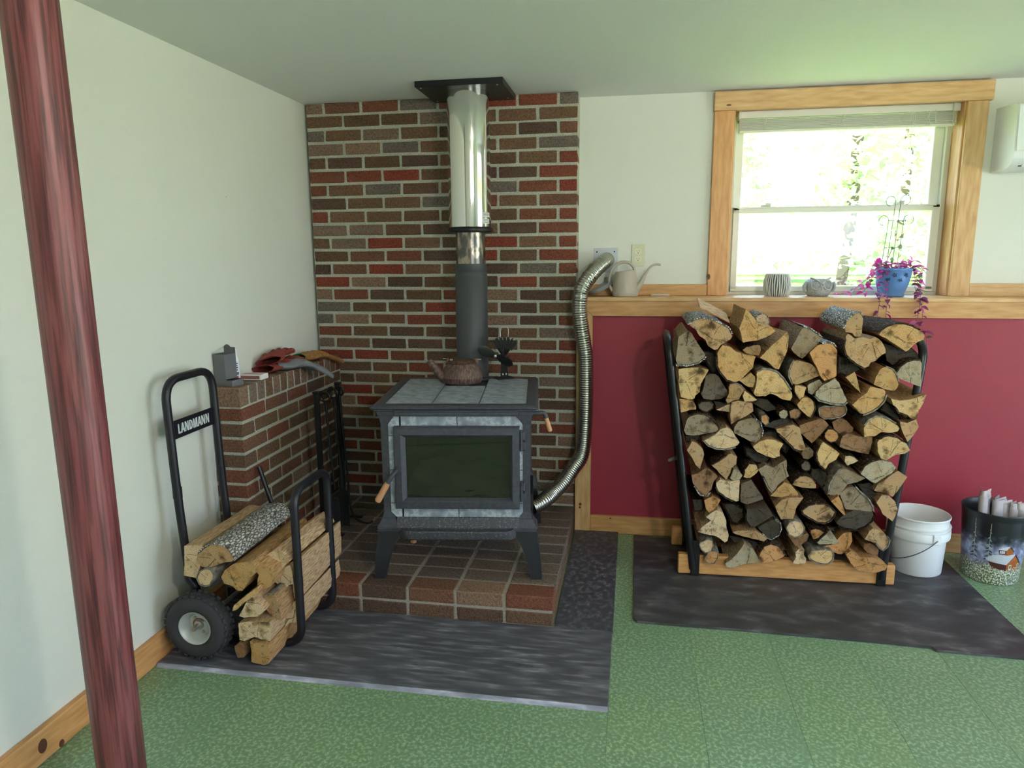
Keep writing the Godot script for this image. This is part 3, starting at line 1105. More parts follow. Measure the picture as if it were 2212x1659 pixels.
func stove() -> void:
	var s := thing("wood_stove", "dark cast iron wood stove faced with blue-grey soapstone tiles, on the brick hearth", "stove", V(1.006, HEARTH, 0.9435), 0.1336)
	var leg := [[0.0, -0.350, -0.306], [0.011, -0.3505, -0.305], [0.04, -0.349, -0.298], [0.071, -0.347, -0.291], [0.10, -0.344, -0.283], [0.13, -0.340, -0.273], [0.165, -0.334, -0.256], [0.195, -0.330, -0.238], [0.208, -0.329, -0.235]]
	for mu in [1.0, -1.0]:
		for mw in [1.0, -1.0]:
			var b := mb()
			post(b, leg, mu, mw, -0.335)
			put(b, "leg", M.cast_leg, s)
			b = mb()
			post(b, [[0.208, -0.333, -0.231], [0.213, -0.333, -0.231], [0.2135, -0.329, -0.235], [0.219, -0.329, -0.235], [0.2195, -0.333, -0.231], [0.225, -0.332, -0.237], [0.243, -0.321, -0.247], [0.259, -0.313, -0.254], [0.263, -0.313, -0.254], [0.2635, -0.310, -0.256], [0.276, -0.307, -0.262], [0.29, -0.303, -0.273],
				[0.66, -0.303, -0.273], [0.676, -0.305, -0.263], [0.694, -0.310, -0.248], [0.699, -0.312, -0.246], [0.7, -0.314, -0.247], [0.712, -0.317, -0.245], [0.724, -0.323, -0.239], [0.7245, -0.326, -0.236], [0.731, -0.327, -0.235]], mu, mw, -0.335)
			put(b, "column", M.cast_iron, s)
	# top frame and its tiles
	var b := mb()
	var prof := [V2(0.0, 0.726), V2(0.004, 0.731), V2(0.004, 0.735), V2(-0.004, 0.740), V2(-0.010, 0.7425), V2(-0.0445, 0.7425), V2(-0.0445, 0.733)]
	for i in prof.size() - 1:
		var q0: Vector2 = prof[i]
		var q1: Vector2 = prof[i + 1]
		var c0 := [V(-0.333 - q0.x, q0.y, q0.x), V(0.333 + q0.x, q0.y, q0.x), V(0.333 + q0.x, q0.y, -0.668 - q0.x), V(-0.333 - q0.x, q0.y, -0.668 - q0.x)]
		var c1 := [V(-0.333 - q1.x, q1.y, q1.x), V(0.333 + q1.x, q1.y, q1.x), V(0.333 + q1.x, q1.y, -0.668 - q1.x), V(-0.333 - q1.x, q1.y, -0.668 - q1.x)]
		for k in 4:
			var o: Vector3 = [V(0, 0, 1), V(1, 0, 0), V(0, 0, -1), V(-1, 0, 0)][k]
			o = (o + V(0, 0.6, 0)) if i < 5 else (-o + V(0, 0.1, 0))
			if i == 4:
				o = Vector3.UP
			b.flat(c0[k], c0[(k + 1) % 4], c1[(k + 1) % 4], o)
			b.flat(c0[k], c1[(k + 1) % 4], c1[k], o)
	b.box(V(0, 0.722, -0.334), V(0.655, 0.012, 0.655), 0.004)
	var top := put(b, "top_frame", M.cast_iron, s)
	var tl := [[-0.2875, -0.0985, -0.046, -0.622], [-0.0945, 0.0945, -0.046, -0.435], [0.0985, 0.2875, -0.046, -0.622]]
	for t in tl:
		b = mb()
		b.box(V((t[0] + t[1]) / 2, 0.735, (t[2] + t[3]) / 2), V(t[1] - t[0], 0.016, t[2] - t[3]), 0.002)
		put(b, "soapstone_tile", M.soapstone, top)
	# hollow body
	b = mb()
	b.box(V(-0.288, 0.485, -0.34), V(0.012, 0.46, 0.60), 0.002)
	b.box(V(0.288, 0.485, -0.34), V(0.012, 0.46, 0.60), 0.002)
	b.box(V(0, 0.485, -0.632), V(0.58, 0.46, 0.012), 0.002)
	b.box(V(0, 0.709, -0.335), V(0.58, 0.012, 0.60), 0.002)
	b.box(V(0, 0.263, -0.335), V(0.58, 0.02, 0.60), 0.002)
	put(b, "firebox_shell", M.cast_iron, s)
	b = mb()
	b.box(V(-0.25, 0.48, -0.29), V(0.03, 0.36, 0.46), 0.003)
	b.box(V(0.25, 0.48, -0.29), V(0.03, 0.36, 0.46), 0.003)
	b.box(V(0, 0.48, -0.50), V(0.49, 0.36, 0.03), 0.003)
	b.box(V(0, 0.30, -0.29), V(0.49, 0.06, 0.46), 0.003)
	put(b, "fire_brick", M.soot, s)
	b = mb()
	var rows := []
	for i in 12:
		var r := []
		for j in 20:
			var x := -0.225 + 0.45 * j / 19.0
			var z := -0.06 - 0.40 * i / 11.0
			r.append(V(x, 0.335 + 0.012 * sin(x * 31.0 + z * 17.0) + 0.012 * sin(z * 43.0 - x * 11.0) + 0.05 * i / 11.0, z))
		rows.append(r)
	b.grid(rows, false, true)
	put(b, "ash_bed", mat("ash", "a6a49a", 0.95), s)
	# frieze under the top
	b = mb()
	b.box(V(0.004, 0.711, -0.018), V(0.50, 0.026, 0.02), 0.003)
	b.box(V(0.004, 0.719, -0.013), V(0.50, 0.010, 0.018), 0.003)
	b.box(V(0.004, 0.700, -0.016), V(0.50, 0.006, 0.02), 0.002)
	put(b, "frieze", M.cast_iron, s)
	# soapstone round the door
	var face := []
	for mu in [-1.0, 1.0]:
		var a: float = 0.004
		var P := PackedVector2Array()
		for q in [[-0.284, 0.615], [-0.284, 0.668], [-0.256, 0.697], [-0.232, 0.697], [-0.232, 0.615]]:
			P.append(V2(q[0] * -mu + a, q[1]))
		face.append(P)
		P = PackedVector2Array()
		for q in [[-0.284, 0.325], [-0.284, 0.296], [-0.256, 0.267], [-0.232, 0.267], [-0.232, 0.325]]:
			P.append(V2(q[0] * -mu + a, q[1]))
		face.append(P)
		for y in [[0.328, 0.468], [0.471, 0.612]]:
			P = PackedVector2Array()
			for q in [[-0.284, y[0]], [-0.284, y[1]], [-0.24, y[1]], [-0.24, y[0]]]:
				P.append(V2(q[0] * -mu + a, q[1]))
			face.append(P)
		for y in [[0.267, 0.325], [0.640, 0.697]]:
			P = PackedVector2Array()
			for q in [[-0.229, y[0]], [-0.229, y[1]], [-0.0015, y[1]], [-0.0015, y[0]]]:
				P.append(V2(q[0] * -mu + a + 0.004, q[1]))
			face.append(P)
	for P in face:
		b = mb()
		b.prism(P, -0.034, -0.020)
		put(b, "soapstone_tile", M.soapstone, s)
	# door
	b = mb()
	var D := [-0.248, 0.312, 0.261, 0.656]
	loops(b, [[D[0], D[1], D[2], D[3], -0.02], [D[0], D[1], D[2], D[3], 0.006], [D[0] + 0.004, D[1] + 0.004, D[2] - 0.004, D[3] - 0.004, 0.011], [D[0] + 0.030, D[1] + 0.031, D[2] - 0.028, D[3] - 0.031, 0.013], [D[0] + 0.034, D[1] + 0.035, D[2] - 0.032, D[3] - 0.035, 0.009], [D[0] + 0.046, D[1] + 0.044, D[2] - 0.040, D[3] - 0.045, -0.004], [D[0] + 0.046, D[1] + 0.044, D[2] - 0.040, D[3] - 0.045, -0.02]])
	var door := put(b, "door", M.cast_iron, s)
	b = mb()
	b.box(V((D[0] + D[2]) / 2 + 0.003, (D[1] + D[3]) / 2, -0.010), V(0.43, 0.264, 0.004), 0.0005)
	put(b, "glass", M.stove_glass, door)
	b = mb()
	b.tube(smooth_path([V(-0.236, 0.478, 0.008), V(-0.240, 0.477, 0.030), V(-0.246, 0.470, 0.046), V(-0.258, 0.452, 0.052), V(-0.270, 0.432, 0.054)], 5), 0.0095, 12)
	b.tube(PackedVector3Array([V(-0.236, 0.478, 0.008), V(-0.236, 0.478, 0.024)]), 0.014, 14)
	var hd := put(b, "handle", M.cast_iron, door)
	b = mb()
	b.tube(PackedVector3Array([V(-0.267, 0.437, 0.054), V(-0.275, 0.424, 0.0545), V(-0.309, 0.365, 0.056), V(-0.311, 0.361, 0.056)]), [0.0105, 0.0125, 0.0135, 0.011], 14)
	put(b, "grip", M.copper_wood, door).set_meta("label", "turned wooden grip")
	for y in [0.598, 0.385]:
		b = mb()
		b.box(V(0.272, y + 0.022, 0.0), V(0.020, 0.036, 0.022), 0.004)
		b.box(V(0.274, y - 0.020, -0.004), V(0.024, 0.036, 0.026), 0.004)
		b.tube(PackedVector3Array([V(0.268, y - 0.042, 0.004), V(0.268, y + 0.046, 0.004)]), 0.006, 10)
		put(b, "hinge", M.cast_iron, s)
	# apron and ash lip
	b = mb()
	b.prism_x(PackedVector2Array([V2(-0.03, 0.267), V2(-0.018, 0.265), V2(0.002, 0.228), V2(0.002, 0.218), V2(-0.05, 0.218)]), -0.249, 0.258)
	put(b, "apron", M.ashy_iron, s)
	b = mb()
	var lip := func(out: float, y: float) -> Array:
		var r := []
		for i in 25:
			var t := float(i) / 24.0
			var x := lerpf(-0.238, 0.244, t)
			var e := minf(t, 1.0 - t) * 0.482
			var k := 1.0 if e > 0.05 else sqrt(maxf(0.0, 1.0 - pow((0.05 - e) / 0.05, 2.0)))
			r.append(V(x, y, -0.01 + out * k))
		return r
	b.grid([lip.call(0.040, 0.223), lip.call(0.052, 0.229), lip.call(0.056, 0.228), lip.call(0.057, 0.222), lip.call(0.052, 0.198), lip.call(0.044, 0.186), lip.call(0.02, 0.182)], false, true)
	b.grid([lip.call(0.040, 0.223), lip.call(0.036, 0.2235), lip.call(0.0, 0.222)], false, false)
	put(b, "ash_lip", M.ashy_iron, s)
	b = mb(V(-0.187, 0.150, -0.03))
	b.lathe([Vector2(0.0, 0.0), Vector2(0.012, 0.0), Vector2(0.0135, 0.002), Vector2(0.0135, 0.018), Vector2(0.0, 0.018)], 16)
	var kn := put(b, "air_knob", M.copper_wood, s)
	b = mb(V(-0.187, 0.168, -0.03))
	b.lathe([Vector2(0.0, 0.0), Vector2(0.0135, 0.0), Vector2(0.012, 0.04), Vector2(0.0, 0.04)], 16)
	put(b, "ferrule", M.cast_leg, kn)
	# bypass lever on the right side
	b = mb()
	b.tube(smooth_path([V(0.28, 0.692, -0.08), V(0.345, 0.695, -0.08), V(0.362, 0.691, -0.08), V(0.369, 0.674, -0.08)], 6), 0.0095, 12)
	put(b, "lever", M.cast_iron, s)
	b = mb()
	b.tube(PackedVector3Array([V(0.367, 0.678, -0.08), V(0.369, 0.672, -0.08), V(0.384, 0.622, -0.08), V(0.385, 0.618, -0.08)]), [0.0085, 0.0095, 0.0105, 0.008], 14)
	put(b, "grip", M.copper_wood, s)
	# air intake shroud at the lower right rear, flue collar
	b = mb()
	b.prism_x(PackedVector2Array([V2(-0.36, 0.03), V2(-0.36, 0.18), V2(-0.40, 0.235), V2(-0.46, 0.262), V2(-0.60, 0.262), V2(-0.60, 0.03)]), 0.285, 0.312)
	put(b, "air_shroud", M.dull_black, s)
	b = mb(V(0.008, 0.62, -0.728), Basis.from_euler(V(0, -0.1336, 0)))
	b.lathe([Vector2(0.0, 0.0), Vector2(0.092, 0.0), Vector2(0.092, 0.10), Vector2(0.083, 0.108), Vector2(0.0, 0.108)], 32)
	b.xf = Transform3D()
	b.box(V(0.0, 0.67, -0.67), V(0.20, 0.09, 0.06), 0.006)
	put(b, "flue_collar", M.cast_iron, s)
	# stove pipe
	var p := thing("stove_pipe", "chimney pipe, chrome above and black below, rising from the stove to the ceiling", "stovepipe", V(0.915, 0.0, 0.2))
	b = mb()
	b.box(V(-0.01, CEIL - 0.0135, -0.022), V(0.408, 0.0265, 0.346), 0.002)
	var pl := put(b, "ceiling_plate", M.black_plate, p)
	for q in [[-0.19, 0.13], [0.165, 0.13], [-0.19, -0.15], [0.165, -0.15]]:
		b = mb(V(q[0], CEIL - 0.027, q[1]))
		b.lathe([Vector2(0.0, -0.003), Vector2(0.004, -0.002), Vector2(0.005, 0.0), Vector2(0.0, 0.001)], 8)
		put(b, "screw", M.screw, pl)
	b = mb()
	b.lathe([Vector2(0.1005, 1.600), Vector2(0.1016, 1.604), Vector2(0.1016, 2.2205)], 64)
	var ch := put(b, "chrome_pipe", M.chrome, p)
	b = mb(V(0, 0, 0), Basis.from_euler(V(0, 1.02, 0)))
	b.lathe([Vector2(0.1022, 1.616), Vector2(0.1022, 1.640)], 8, -0.16, 0.30)
	b.lathe([Vector2(0.1022, 1.646), Vector2(0.1022, 1.668)], 8, -0.16, 0.32)
	var sk := put(b, "sticker", mat("sticker", "e2e2de", 0.5), ch)
	b = mb(V(0, 0, 0), Basis.from_euler(V(0, 1.02, 0)))
	for r in [1.621, 1.628, 1.634, 1.651, 1.657, 1.663]:
		for q in 5:
			b.lathe([Vector2(0.1025, r), Vector2(0.1025, r + 0.0022)], 2, -0.13 + q * 0.082, -0.13 + q * 0.082 + 0.05)
	put(b, "print", M.black, ch)
	b = mb()
	b.lathe([Vector2(0.072, 1.578), Vector2(0.108, 1.576), Vector2(0.112, 1.582), Vector2(0.112, 1.594), Vector2(0.108, 1.600), Vector2(0.09, 1.601)], 48)
	put(b, "ring", M.black_plate, p)
	b = mb()
	b.lathe([Vector2(0.0725, 1.41), Vector2(0.0725, 1.58)], 48)
	put(b, "inner_pipe", M.tarnished, p)
	b = mb()
	b.lathe([Vector2(0.0726, 1.428), Vector2(0.0765, 1.428), Vector2(0.0765, 1.392), Vector2(0.0745, 1.390), Vector2(0.0745, 1.386), Vector2(0.0768, 1.384), Vector2(0.0768, 1.376)], 48)
	put(b, "collar", M.black_pipe, p)
	b = mb()
	b.lathe([Vector2(0.0768, 1.376), Vector2(0.079, 1.374), Vector2(0.079, 0.868)], 48)
	put(b, "black_pipe", M.black_pipe, p)
	kettle()
	stove_fan()
	duct()


func kettle() -> void:
	var k := thing("kettle", "rusty cast iron kettle with a long spout, standing on the stove top", "kettle", V(0.915, 0.8785, 0.425))
	var kt := ntex(noise(71, 0.025, 5), [[0.0, "3d2c28"], [0.4, "5a4641"], [0.6, "6b5650"], [0.8, "85614f"], [1.0, "9a6f58"]], 256)
	var m := tex(mat("rusty_iron", "ffffff", 0.62, 0.25), kt, V(7, 4, 1))
	var b := mb()
	b.lathe([Vector2(0.0, 0.0), Vector2(0.086, 0.0), Vector2(0.092, 0.006), Vector2(0.0945, 0.022), Vector2(0.0945, 0.026), Vector2(0.0975, 0.028), Vector2(0.0975, 0.031), Vector2(0.0945, 0.034), Vector2(0.0925, 0.050), Vector2(0.086, 0.068), Vector2(0.074, 0.084), Vector2(0.062, 0.092), Vector2(0.060, 0.096)], 48)
	put(b, "body", m, k)
	b = mb()
	var sp := smooth_path([V(-0.070, 0.018, 0.028), V(-0.098, 0.045, 0.040), V(-0.122, 0.078, 0.048), V(-0.143, 0.104, 0.053)], 6)
	var rr := []
	for i in sp.size():
		rr.append(lerpf(0.027, 0.0135, float(i) / (sp.size() - 1)))
	b.tube(sp, rr, 16)
	b.tube(PackedVector3Array([sp[sp.size() - 1] - V(-0.004, 0.006, 0), sp[sp.size() - 1] + V(-0.003, 0.004, 0.001)]), 0.0155, 14)
	put(b, "spout", m, k)
	b = mb()
	b.lathe([Vector2(0.066, 0.094), Vector2(0.068, 0.097), Vector2(0.064, 0.101), Vector2(0.056, 0.102), Vector2(0.054, 0.106), Vector2(0.040, 0.1075), Vector2(0.0, 0.108)], 40)
	put(b, "lid", tinted("rusty_iron", "rusty_lid", "e8d2c4"), k)
	for s in [-1.0, 1.0]:
		b = mb()
		b.box(V(s * 0.070, 0.103, 0.0), V(0.016, 0.024, 0.012), 0.004)
		put(b, "ear", m, k)
		b = mb()
		b.tube(PackedVector3Array([V(s * 0.066, 0.110, 0.0), V(s * 0.092, 0.1105, 0.0)]), 0.0022, 8)
		put(b, "bail_end", M.screw, k)
	b = mb()
	b.box(V(-0.046, 0.109, 0.022), V(0.012, 0.009, 0.010), 0.002)
	put(b, "hinge_nut", M.zinc, k)


func stove_fan() -> void:
	var f := thing("stove_fan", "black heat-powered stove fan on the back right of the stove top", "fan", V(1.094, 0.8785, 0.30))
	var b := mb(V(0, 0, 0), Basis.from_euler(V(0, 0.55, 0)))
	b.box(V(0, 0.003, 0), V(0.085, 0.006, 0.062), 0.001)
	put(b, "base", M.dull_black, f)
	b = mb()
	var pl := PackedVector2Array([V2(-0.024, 0.0), V2(-0.018, 0.012), V2(-0.015, 0.085), V2(0.013, 0.085), V2(0.019, 0.014), V2(0.026, 0.0)])
	b.prism(pl, -0.004, 0.004)
	put(b, "stand", M.dull_black, f)
	for x in [-0.006, 0.010]:
		b = mb(V(x, 0.022 + x * 0.1, 0.0042))
		var o := PackedVector2Array()
		for i in 12:
			o.append(V2(cos(TAU * i / 12) * 0.0035, sin(TAU * i / 12) * 0.005))
		b.prism(o, 0.0, 0.0004)
		put(b, "hole", M.vinyl_shade, f)
	b = mb()
	b.box(V(0, 0.095, 0), V(0.05, 0.022, 0.04), 0.003)
	b.tube(PackedVector3Array([V(-0.018, 0.108, 0.0), V(-0.028, 0.115, 0.055)]), 0.010, 12)
	put(b, "motor", M.dull_black, f)
	for i in 7:
		var a := deg_to_rad(-36.0 + 12.0 * i)
		b = mb(V(0.0, 0.105, -0.01), Basis(V(cos(a), -sin(a), 0), V(sin(a), cos(a), 0), V(0, 0, 1)))
		b.box(V(0, 0.052, 0), V(0.0035, 0.095, 0.05), 0.0008)
		b.box(V(0.006, 0.052 + 0.02, 0.022), V(0.013, 0.045, 0.002), 0.0004)
		put(b, "fin", M.black_paint, f)
	# two broad twisted blades on a hub
	var hub := V(-0.031, 0.118, 0.062)
	for s in [1.0, -1.0]:
		var rows := []
		for i in 9:
			var t := float(i) / 8.0
			var l := 0.004 + 0.088 * t
			var hw := 0.026 * sqrt(maxf(0.0, 1.0 - pow(maxf(0.0, (t - 0.55) / 0.46), 2.0))) * (0.55 + 0.45 * minf(1.0, t * 3.0))
			var tw := lerpf(0.9, 0.35, t)
			var row := []
			for j in 7:
				var q := (float(j) / 6.0 - 0.5) * 2.0 * hw
				row.append(V(l, q * cos(tw), q * sin(tw) + 0.10 * q * q / 0.026))
			rows.append(row)
		var ang := 2.72 if s > 0.0 else -0.46
		b = mb(hub, Basis(V(cos(ang), sin(ang), 0), V(-sin(ang), cos(ang), 0), V(0, 0, 1)))
		b.grid(rows, false, false)
		var back := []
		for r in rows:
			var q := []
			for w in r:
				q.append(w - V(0, 0, 0.0014))
			back.append(q)
		b.grid(back, false, true)
		put(b, "blade", M.black_paint, f)
	b = mb(hub, Basis(V(1, 0, 0), V(0, 0, 1), V(0, -1, 0)))
	b.lathe([Vector2(0.0, 0.008), Vector2(0.007, 0.006), Vector2(0.009, -0.01), Vector2(0.0, -0.012)], 14)
	put(b, "hub", M.zinc, f)
	b = mb()
	b.tube(rounded([V(-0.016, 0.19, 0.0), V(-0.018, 0.222, 0.0), V(-0.012, 0.252, 0), V(0.020, 0.250, 0.0), V(0.022, 0.222, 0), V(0.018, 0.19, 0.0)], 0.008, 4), 0.0014, 7)
	put(b, "wire_loop", M.screw, f)


func duct() -> void:
	var P := smooth_path([V(1.565, 1.440, -0.13), V(1.553, 1.430, -0.090), V(1.515, 1.396, -0.010), V(1.482, 1.354, 0.050), V(1.450, 1.302, 0.080), V(1.441, 1.250, 0.088), V(1.440, 1.190, 0.088), V(1.450, 1.102, 0.084), V(1.462, 1.031, 0.081), V(1.472, 0.956, 0.080), V(1.475, 0.815, 0.080), V(1.475, 0.670, 0.080), V(1.471, 0.561, 0.082), V(1.466, 0.490, 0.090), V(1.452, 0.435, 0.110), V(1.419, 0.392, 0.150), V(1.376, 0.335, 0.210), V(1.325, 0.294, 0.270), V(1.285, 0.272, 0.335), V(1.240, 0.255, 0.375)], 60)
	# even steps, then ribs
	var Q := PackedVector3Array()
	var R := []
	var run := 0.0
	var next := 0.0
	var step := 0.0028
	for i in P.size() - 1:
		var l := P[i].distance_to(P[i + 1])
		while next <= run + l:
			Q.append(P[i].lerp(P[i + 1], (next - run) / maxf(l, 1e-6)))
			var crumple := clampf(1.0 - absf(next - 0.36) / 0.34, 0.0, 1.0)
			R.append(0.0378 + 0.0017 * sin(next * TAU / 0.0118) + crumple * 0.0012 * sin(next * 331.0) + crumple * 0.0012 * sin(next * 97.0))
			next += step
		run += l
	var d := thing("air_duct", "silver corrugated flexible air hose running from the wall plate down to the stove", "duct", V(0, 0, 0))
	var b := mb()
	b.tube(Q, R, 20)
	put(b, "hose", M.foil, d)
	var w := thing("duct_plate", "square galvanised wall plate that the silver hose enters", "plate", V(1.556, 1.438, -0.14))
	b = mb()
	b.box(V(0, 0, 0.0012), V(0.126, 0.126, 0.0022), 0.0006)
	put(b, "plate", M.galv, w)
	for q in [[-0.045, 0.043], [0.045, 0.044], [0.043, -0.045], [-0.045, -0.045]]:
		b = mb(V(q[0], q[1], 0.0024), Basis(V(1, 0, 0), V(0, 0, 1), V(0, -1, 0)))
		b.lathe([Vector2(0.0, -0.0015), Vector2(0.003, -0.001), Vector2(0.004, 0.0), Vector2(0.0, 0.0)], 10)
		put(b, "screw", M.black, w)


# ------------------------------------------------------------------ firewood
var log_rng := RandomNumberGenerator.new()


func log_mesh(o: Node3D, tone: String, b0: int, b1: int, L: float, pts: Array, bark_mat: String) -> void:
	# pts: outline of the sawn end in millimetres, clockwise from the front; chain b0..b1 carries bark; grows back along -z
	var n := pts.size() / 2
	var raw := []
	for i in n:
		raw.append(Vector2(pts[2 * i], pts[2 * i + 1]) / 1000.0)
	var cen := Vector2()
	for p in raw:
		cen += p / n
	o.position.x = cen.x
	o.position.y = cen.y
	var size := 0.0
	for p in raw:
		size = maxf(size, p.distance_to(cen))
	# finer outline with chipped edges
	var P := []
	var isb := []
	var r := log_rng
	for i in n:
		var a: Vector2 = raw[i] - cen
		var c: Vector2 = raw[(i + 1) % n] - cen
		var barky := b0 >= 0 and (b1 >= n or (i >= b0 and i < b1))
		var k := maxi(1, int(a.distance_to(c) / 0.011))
		var nn := Vector2(-(c - a).y, (c - a).x).normalized()
		for j in k:
			var t := float(j) / k
			var jit := r.randf_range(-1.0, 1.0) * (0.0016 if barky else 0.0011)
			P.append(a.lerp(c, t) + nn * (jit if j > 0 else jit * 0.3))
			isb.append(barky)
	var m := P.size()
	var thick := clampf(size * 0.10, 0.0025, 0.0075)
	# the wood body keeps clear of the bark
	var W := []
	for i in m:
		var on: bool = isb[i] or isb[(i - 1 + m) % m]
		if on:
			var d: Vector2 = (P[(i + 1) % m] - P[(i - 1 + m) % m]).normalized()
			var inward := Vector2(d.y, -d.x)
			if inward.dot(P[i]) > 0.0 and b1 >= n:
				inward = -P[i].normalized()
			W.append(P[i] + inward * thick)
		else:
			W.append(P[i])
	var poly := PackedVector2Array(W)
	var idx := Geometry2D.triangulate_polygon(poly)
	if idx.is_empty():
		poly = PackedVector2Array(P)
		W = P
		idx = Geometry2D.triangulate_polygon(poly)
	# pith: away from the bark, else anywhere near
	var pith := Vector2(r.randf_range(-0.4, 0.4), r.randf_range(-0.4, 0.4)) * size
	if b1 >= n:
		pith = Vector2(r.randf_range(-0.1, 0.1), r.randf_range(-0.1, 0.1)) * size
	elif b0 >= 0:
		var mid: Vector2 = (raw[b0] + raw[b1] + raw[(b0 + b1) / 2]) / 3.0 - cen
		pith = -mid * 0.75
	var turn := r.randf() * TAU
	var sc := 1.0 / clampf(size * 3.0, 0.10, 0.34)
	var off2 := Vector2(r.randf(), r.randf())
	var tilt := Vector2(r.randf_range(-0.10, 0.10), r.randf_range(-0.10, 0.10))
	var b := mb()
	var zf := func(p: Vector2) -> float: return p.x * tilt.x + p.y * tilt.y
	var en := V(-tilt.x, -tilt.y, 1.0).normalized()
	for i in range(0, idx.size(), 3):
		var q := []
		var uv := []
		for k in 3:
			var p: Vector2 = poly[idx[i + k]]
			q.append(V(p.x, p.y, zf.call(p)))
			uv.append((p - pith).rotated(turn) * sc + Vector2(0.5, 0.5))
		var before := b.v.size()
		b.tri(q[0], q[1], q[2], en, en, en, uv[0], uv[1], uv[2])
		for k in 3:
			var w := b.v[before + k]
			b.u2.append(Vector2(w.x, w.y) * 3.5 + off2)
	o.mesh = b.mesh()
	o.mesh.surface_set_material(0, M["end_%s_%d_%d" % [tone, r.randi_range(0, 2), 1 if r.randf() < 0.6 else 0]])
	# sides: wavy along the length, narrowing a little
	var steps := 6
	var waves := [r.randf() * TAU, r.randf() * TAU, r.randf_range(-0.02, 0.02), r.randf_range(-0.02, 0.02)]
	var along := func(p: Vector2, t: float, amp: float, k: int) -> Vector3:
		var s := 1.0 - 0.06 * t + amp * sin(waves[0] + t * 4.0 + k * 0.9) * t
		var e := Vector2(waves[2], waves[3]) * t * L * 0.6
		return V(p.x * s + e.x, p.y * s + e.y, zf.call(p) * (1.0 - t) - t * L)
	for part in ["split_face", "bark"]:
		var S := mb()
		var run := 0.0
		var any := false
		for i in m:
			var j := (i + 1) % m
			var mine: bool = isb[i] == (part == "bark")
			var A: Vector2 = W[i] if part == "split_face" else P[i]
			var C: Vector2 = W[j] if part == "split_face" else P[j]
			var l := A.distance_to(C)
			if mine:
				any = true
				var d := (C - A).normalized()
				var nn := Vector3(-d.y, d.x, 0)
				for k in steps:
					var t0 := float(k) / steps
					var t1 := float(k + 1) / steps
					var a0: Vector3 = along.call(A, t0, 0.05, i)
					var c0: Vector3 = along.call(C, t0, 0.05, i + 1)
					var a1: Vector3 = along.call(A, t1, 0.05, i)
					var c1: Vector3 = along.call(C, t1, 0.05, i + 1)
					var na := nn
					var nc := nn
					if part == "bark":
						var d0: Vector2 = (P[j] - P[(i - 1 + m) % m]).normalized()
						var d1: Vector2 = (P[(j + 1) % m] - P[i]).normalized()
						na = V(-d0.y, d0.x, 0)
						nc = V(-d1.y, d1.x, 0)
					var u0 := Vector2(t0 * L, run)
					var u1 := Vector2(t0 * L, run + l)
					var u3 := Vector2(t1 * L, run)
					var u2 := Vector2(t1 * L, run + l)
					S.tri(a0, c0, c1, na, nc, nc, u0, u1, u2)
					S.tri(a0, c1, a1, na, nc, na, u0, u2, u3)
				if part == "bark":
					# the broken front edge of the bark, standing a little proud of the wood
					var pr := 0.003
					var gap := 0.75
					var a := V(P[i].x, P[i].y, zf.call(P[i]) + pr)
					var c := V(P[j].x, P[j].y, zf.call(P[j]) + pr)
					var wi: Vector2 = P[i].lerp(W[i], gap)
					var wj: Vector2 = P[j].lerp(W[j], gap)
					var e := V(wi.x, wi.y, zf.call(wi) + pr)
					var f := V(wj.x, wj.y, zf.call(wj) + pr)
					S.quad(a, c, f, e, V(0, 0, 1), [Vector2(0, run), Vector2(0, run + l), Vector2(0.01, run + l), Vector2(0.01, run)])
					S.quad(a, c, V(P[j].x, P[j].y, zf.call(P[j])), V(P[i].x, P[i].y, zf.call(P[i])), nn, [Vector2(0, run), Vector2(0, run + l), Vector2(0.004, run + l), Vector2(0.004, run)])
					S.quad(e, f, V(wj.x, wj.y, -0.02), V(wi.x, wi.y, -0.02), -nn)
			run += l
		if not any:
			continue
		# far end
		if part == "split_face" or b1 >= n:
			var src := W if part == "split_face" else P
			var far := Geometry2D.triangulate_polygon(PackedVector2Array(src))
			for i in range(0, far.size(), 3):
				var q := []
				for k in 3:
					q.append(along.call(src[far[i + k]], 1.0, 0.05, far[i + k]))
				S.tri(q[0], q[1], q[2], V(0, 0, -1), V(0, 0, -1), V(0, 0, -1))
		put(S, part, M["split_" + tone] if part == "split_face" else M[bark_mat], o)


func firewood(label: String, tone: String, b0: int, b1: int, z: float, L: float, pts: Array, bark_mat: String, group: String) -> void:
	var o := MeshInstance3D.new()
	o.name = numbered("firewood_log")
	o.position.z = z
	add_child(o, true)
	tag(o, label, "log", group)
	log_mesh(o, tone, b0, b1, L, pts, bark_mat)


func rack_log(label: String, tone: String, b0: int, b1: int, z: float, L: float, pts: Array) -> void:
	var bm := "bark" if log_rng.randf() < 0.6 else "bark_grey"
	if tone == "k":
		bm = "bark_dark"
	if label.contains("white"):
		bm = "bark_white"
	firewood(label, tone, b0, b1, z, L, pts, bm, "logs in the rack")


func cart_log(label: String, tone: String, b0: int, b1: int, z: float, L: float, pts: Array) -> void:
	firewood(label, tone, b0, b1, z, L, pts, "bark_white" if label.contains("lichen-covered bark") else "bark_grey", "logs on the cart")


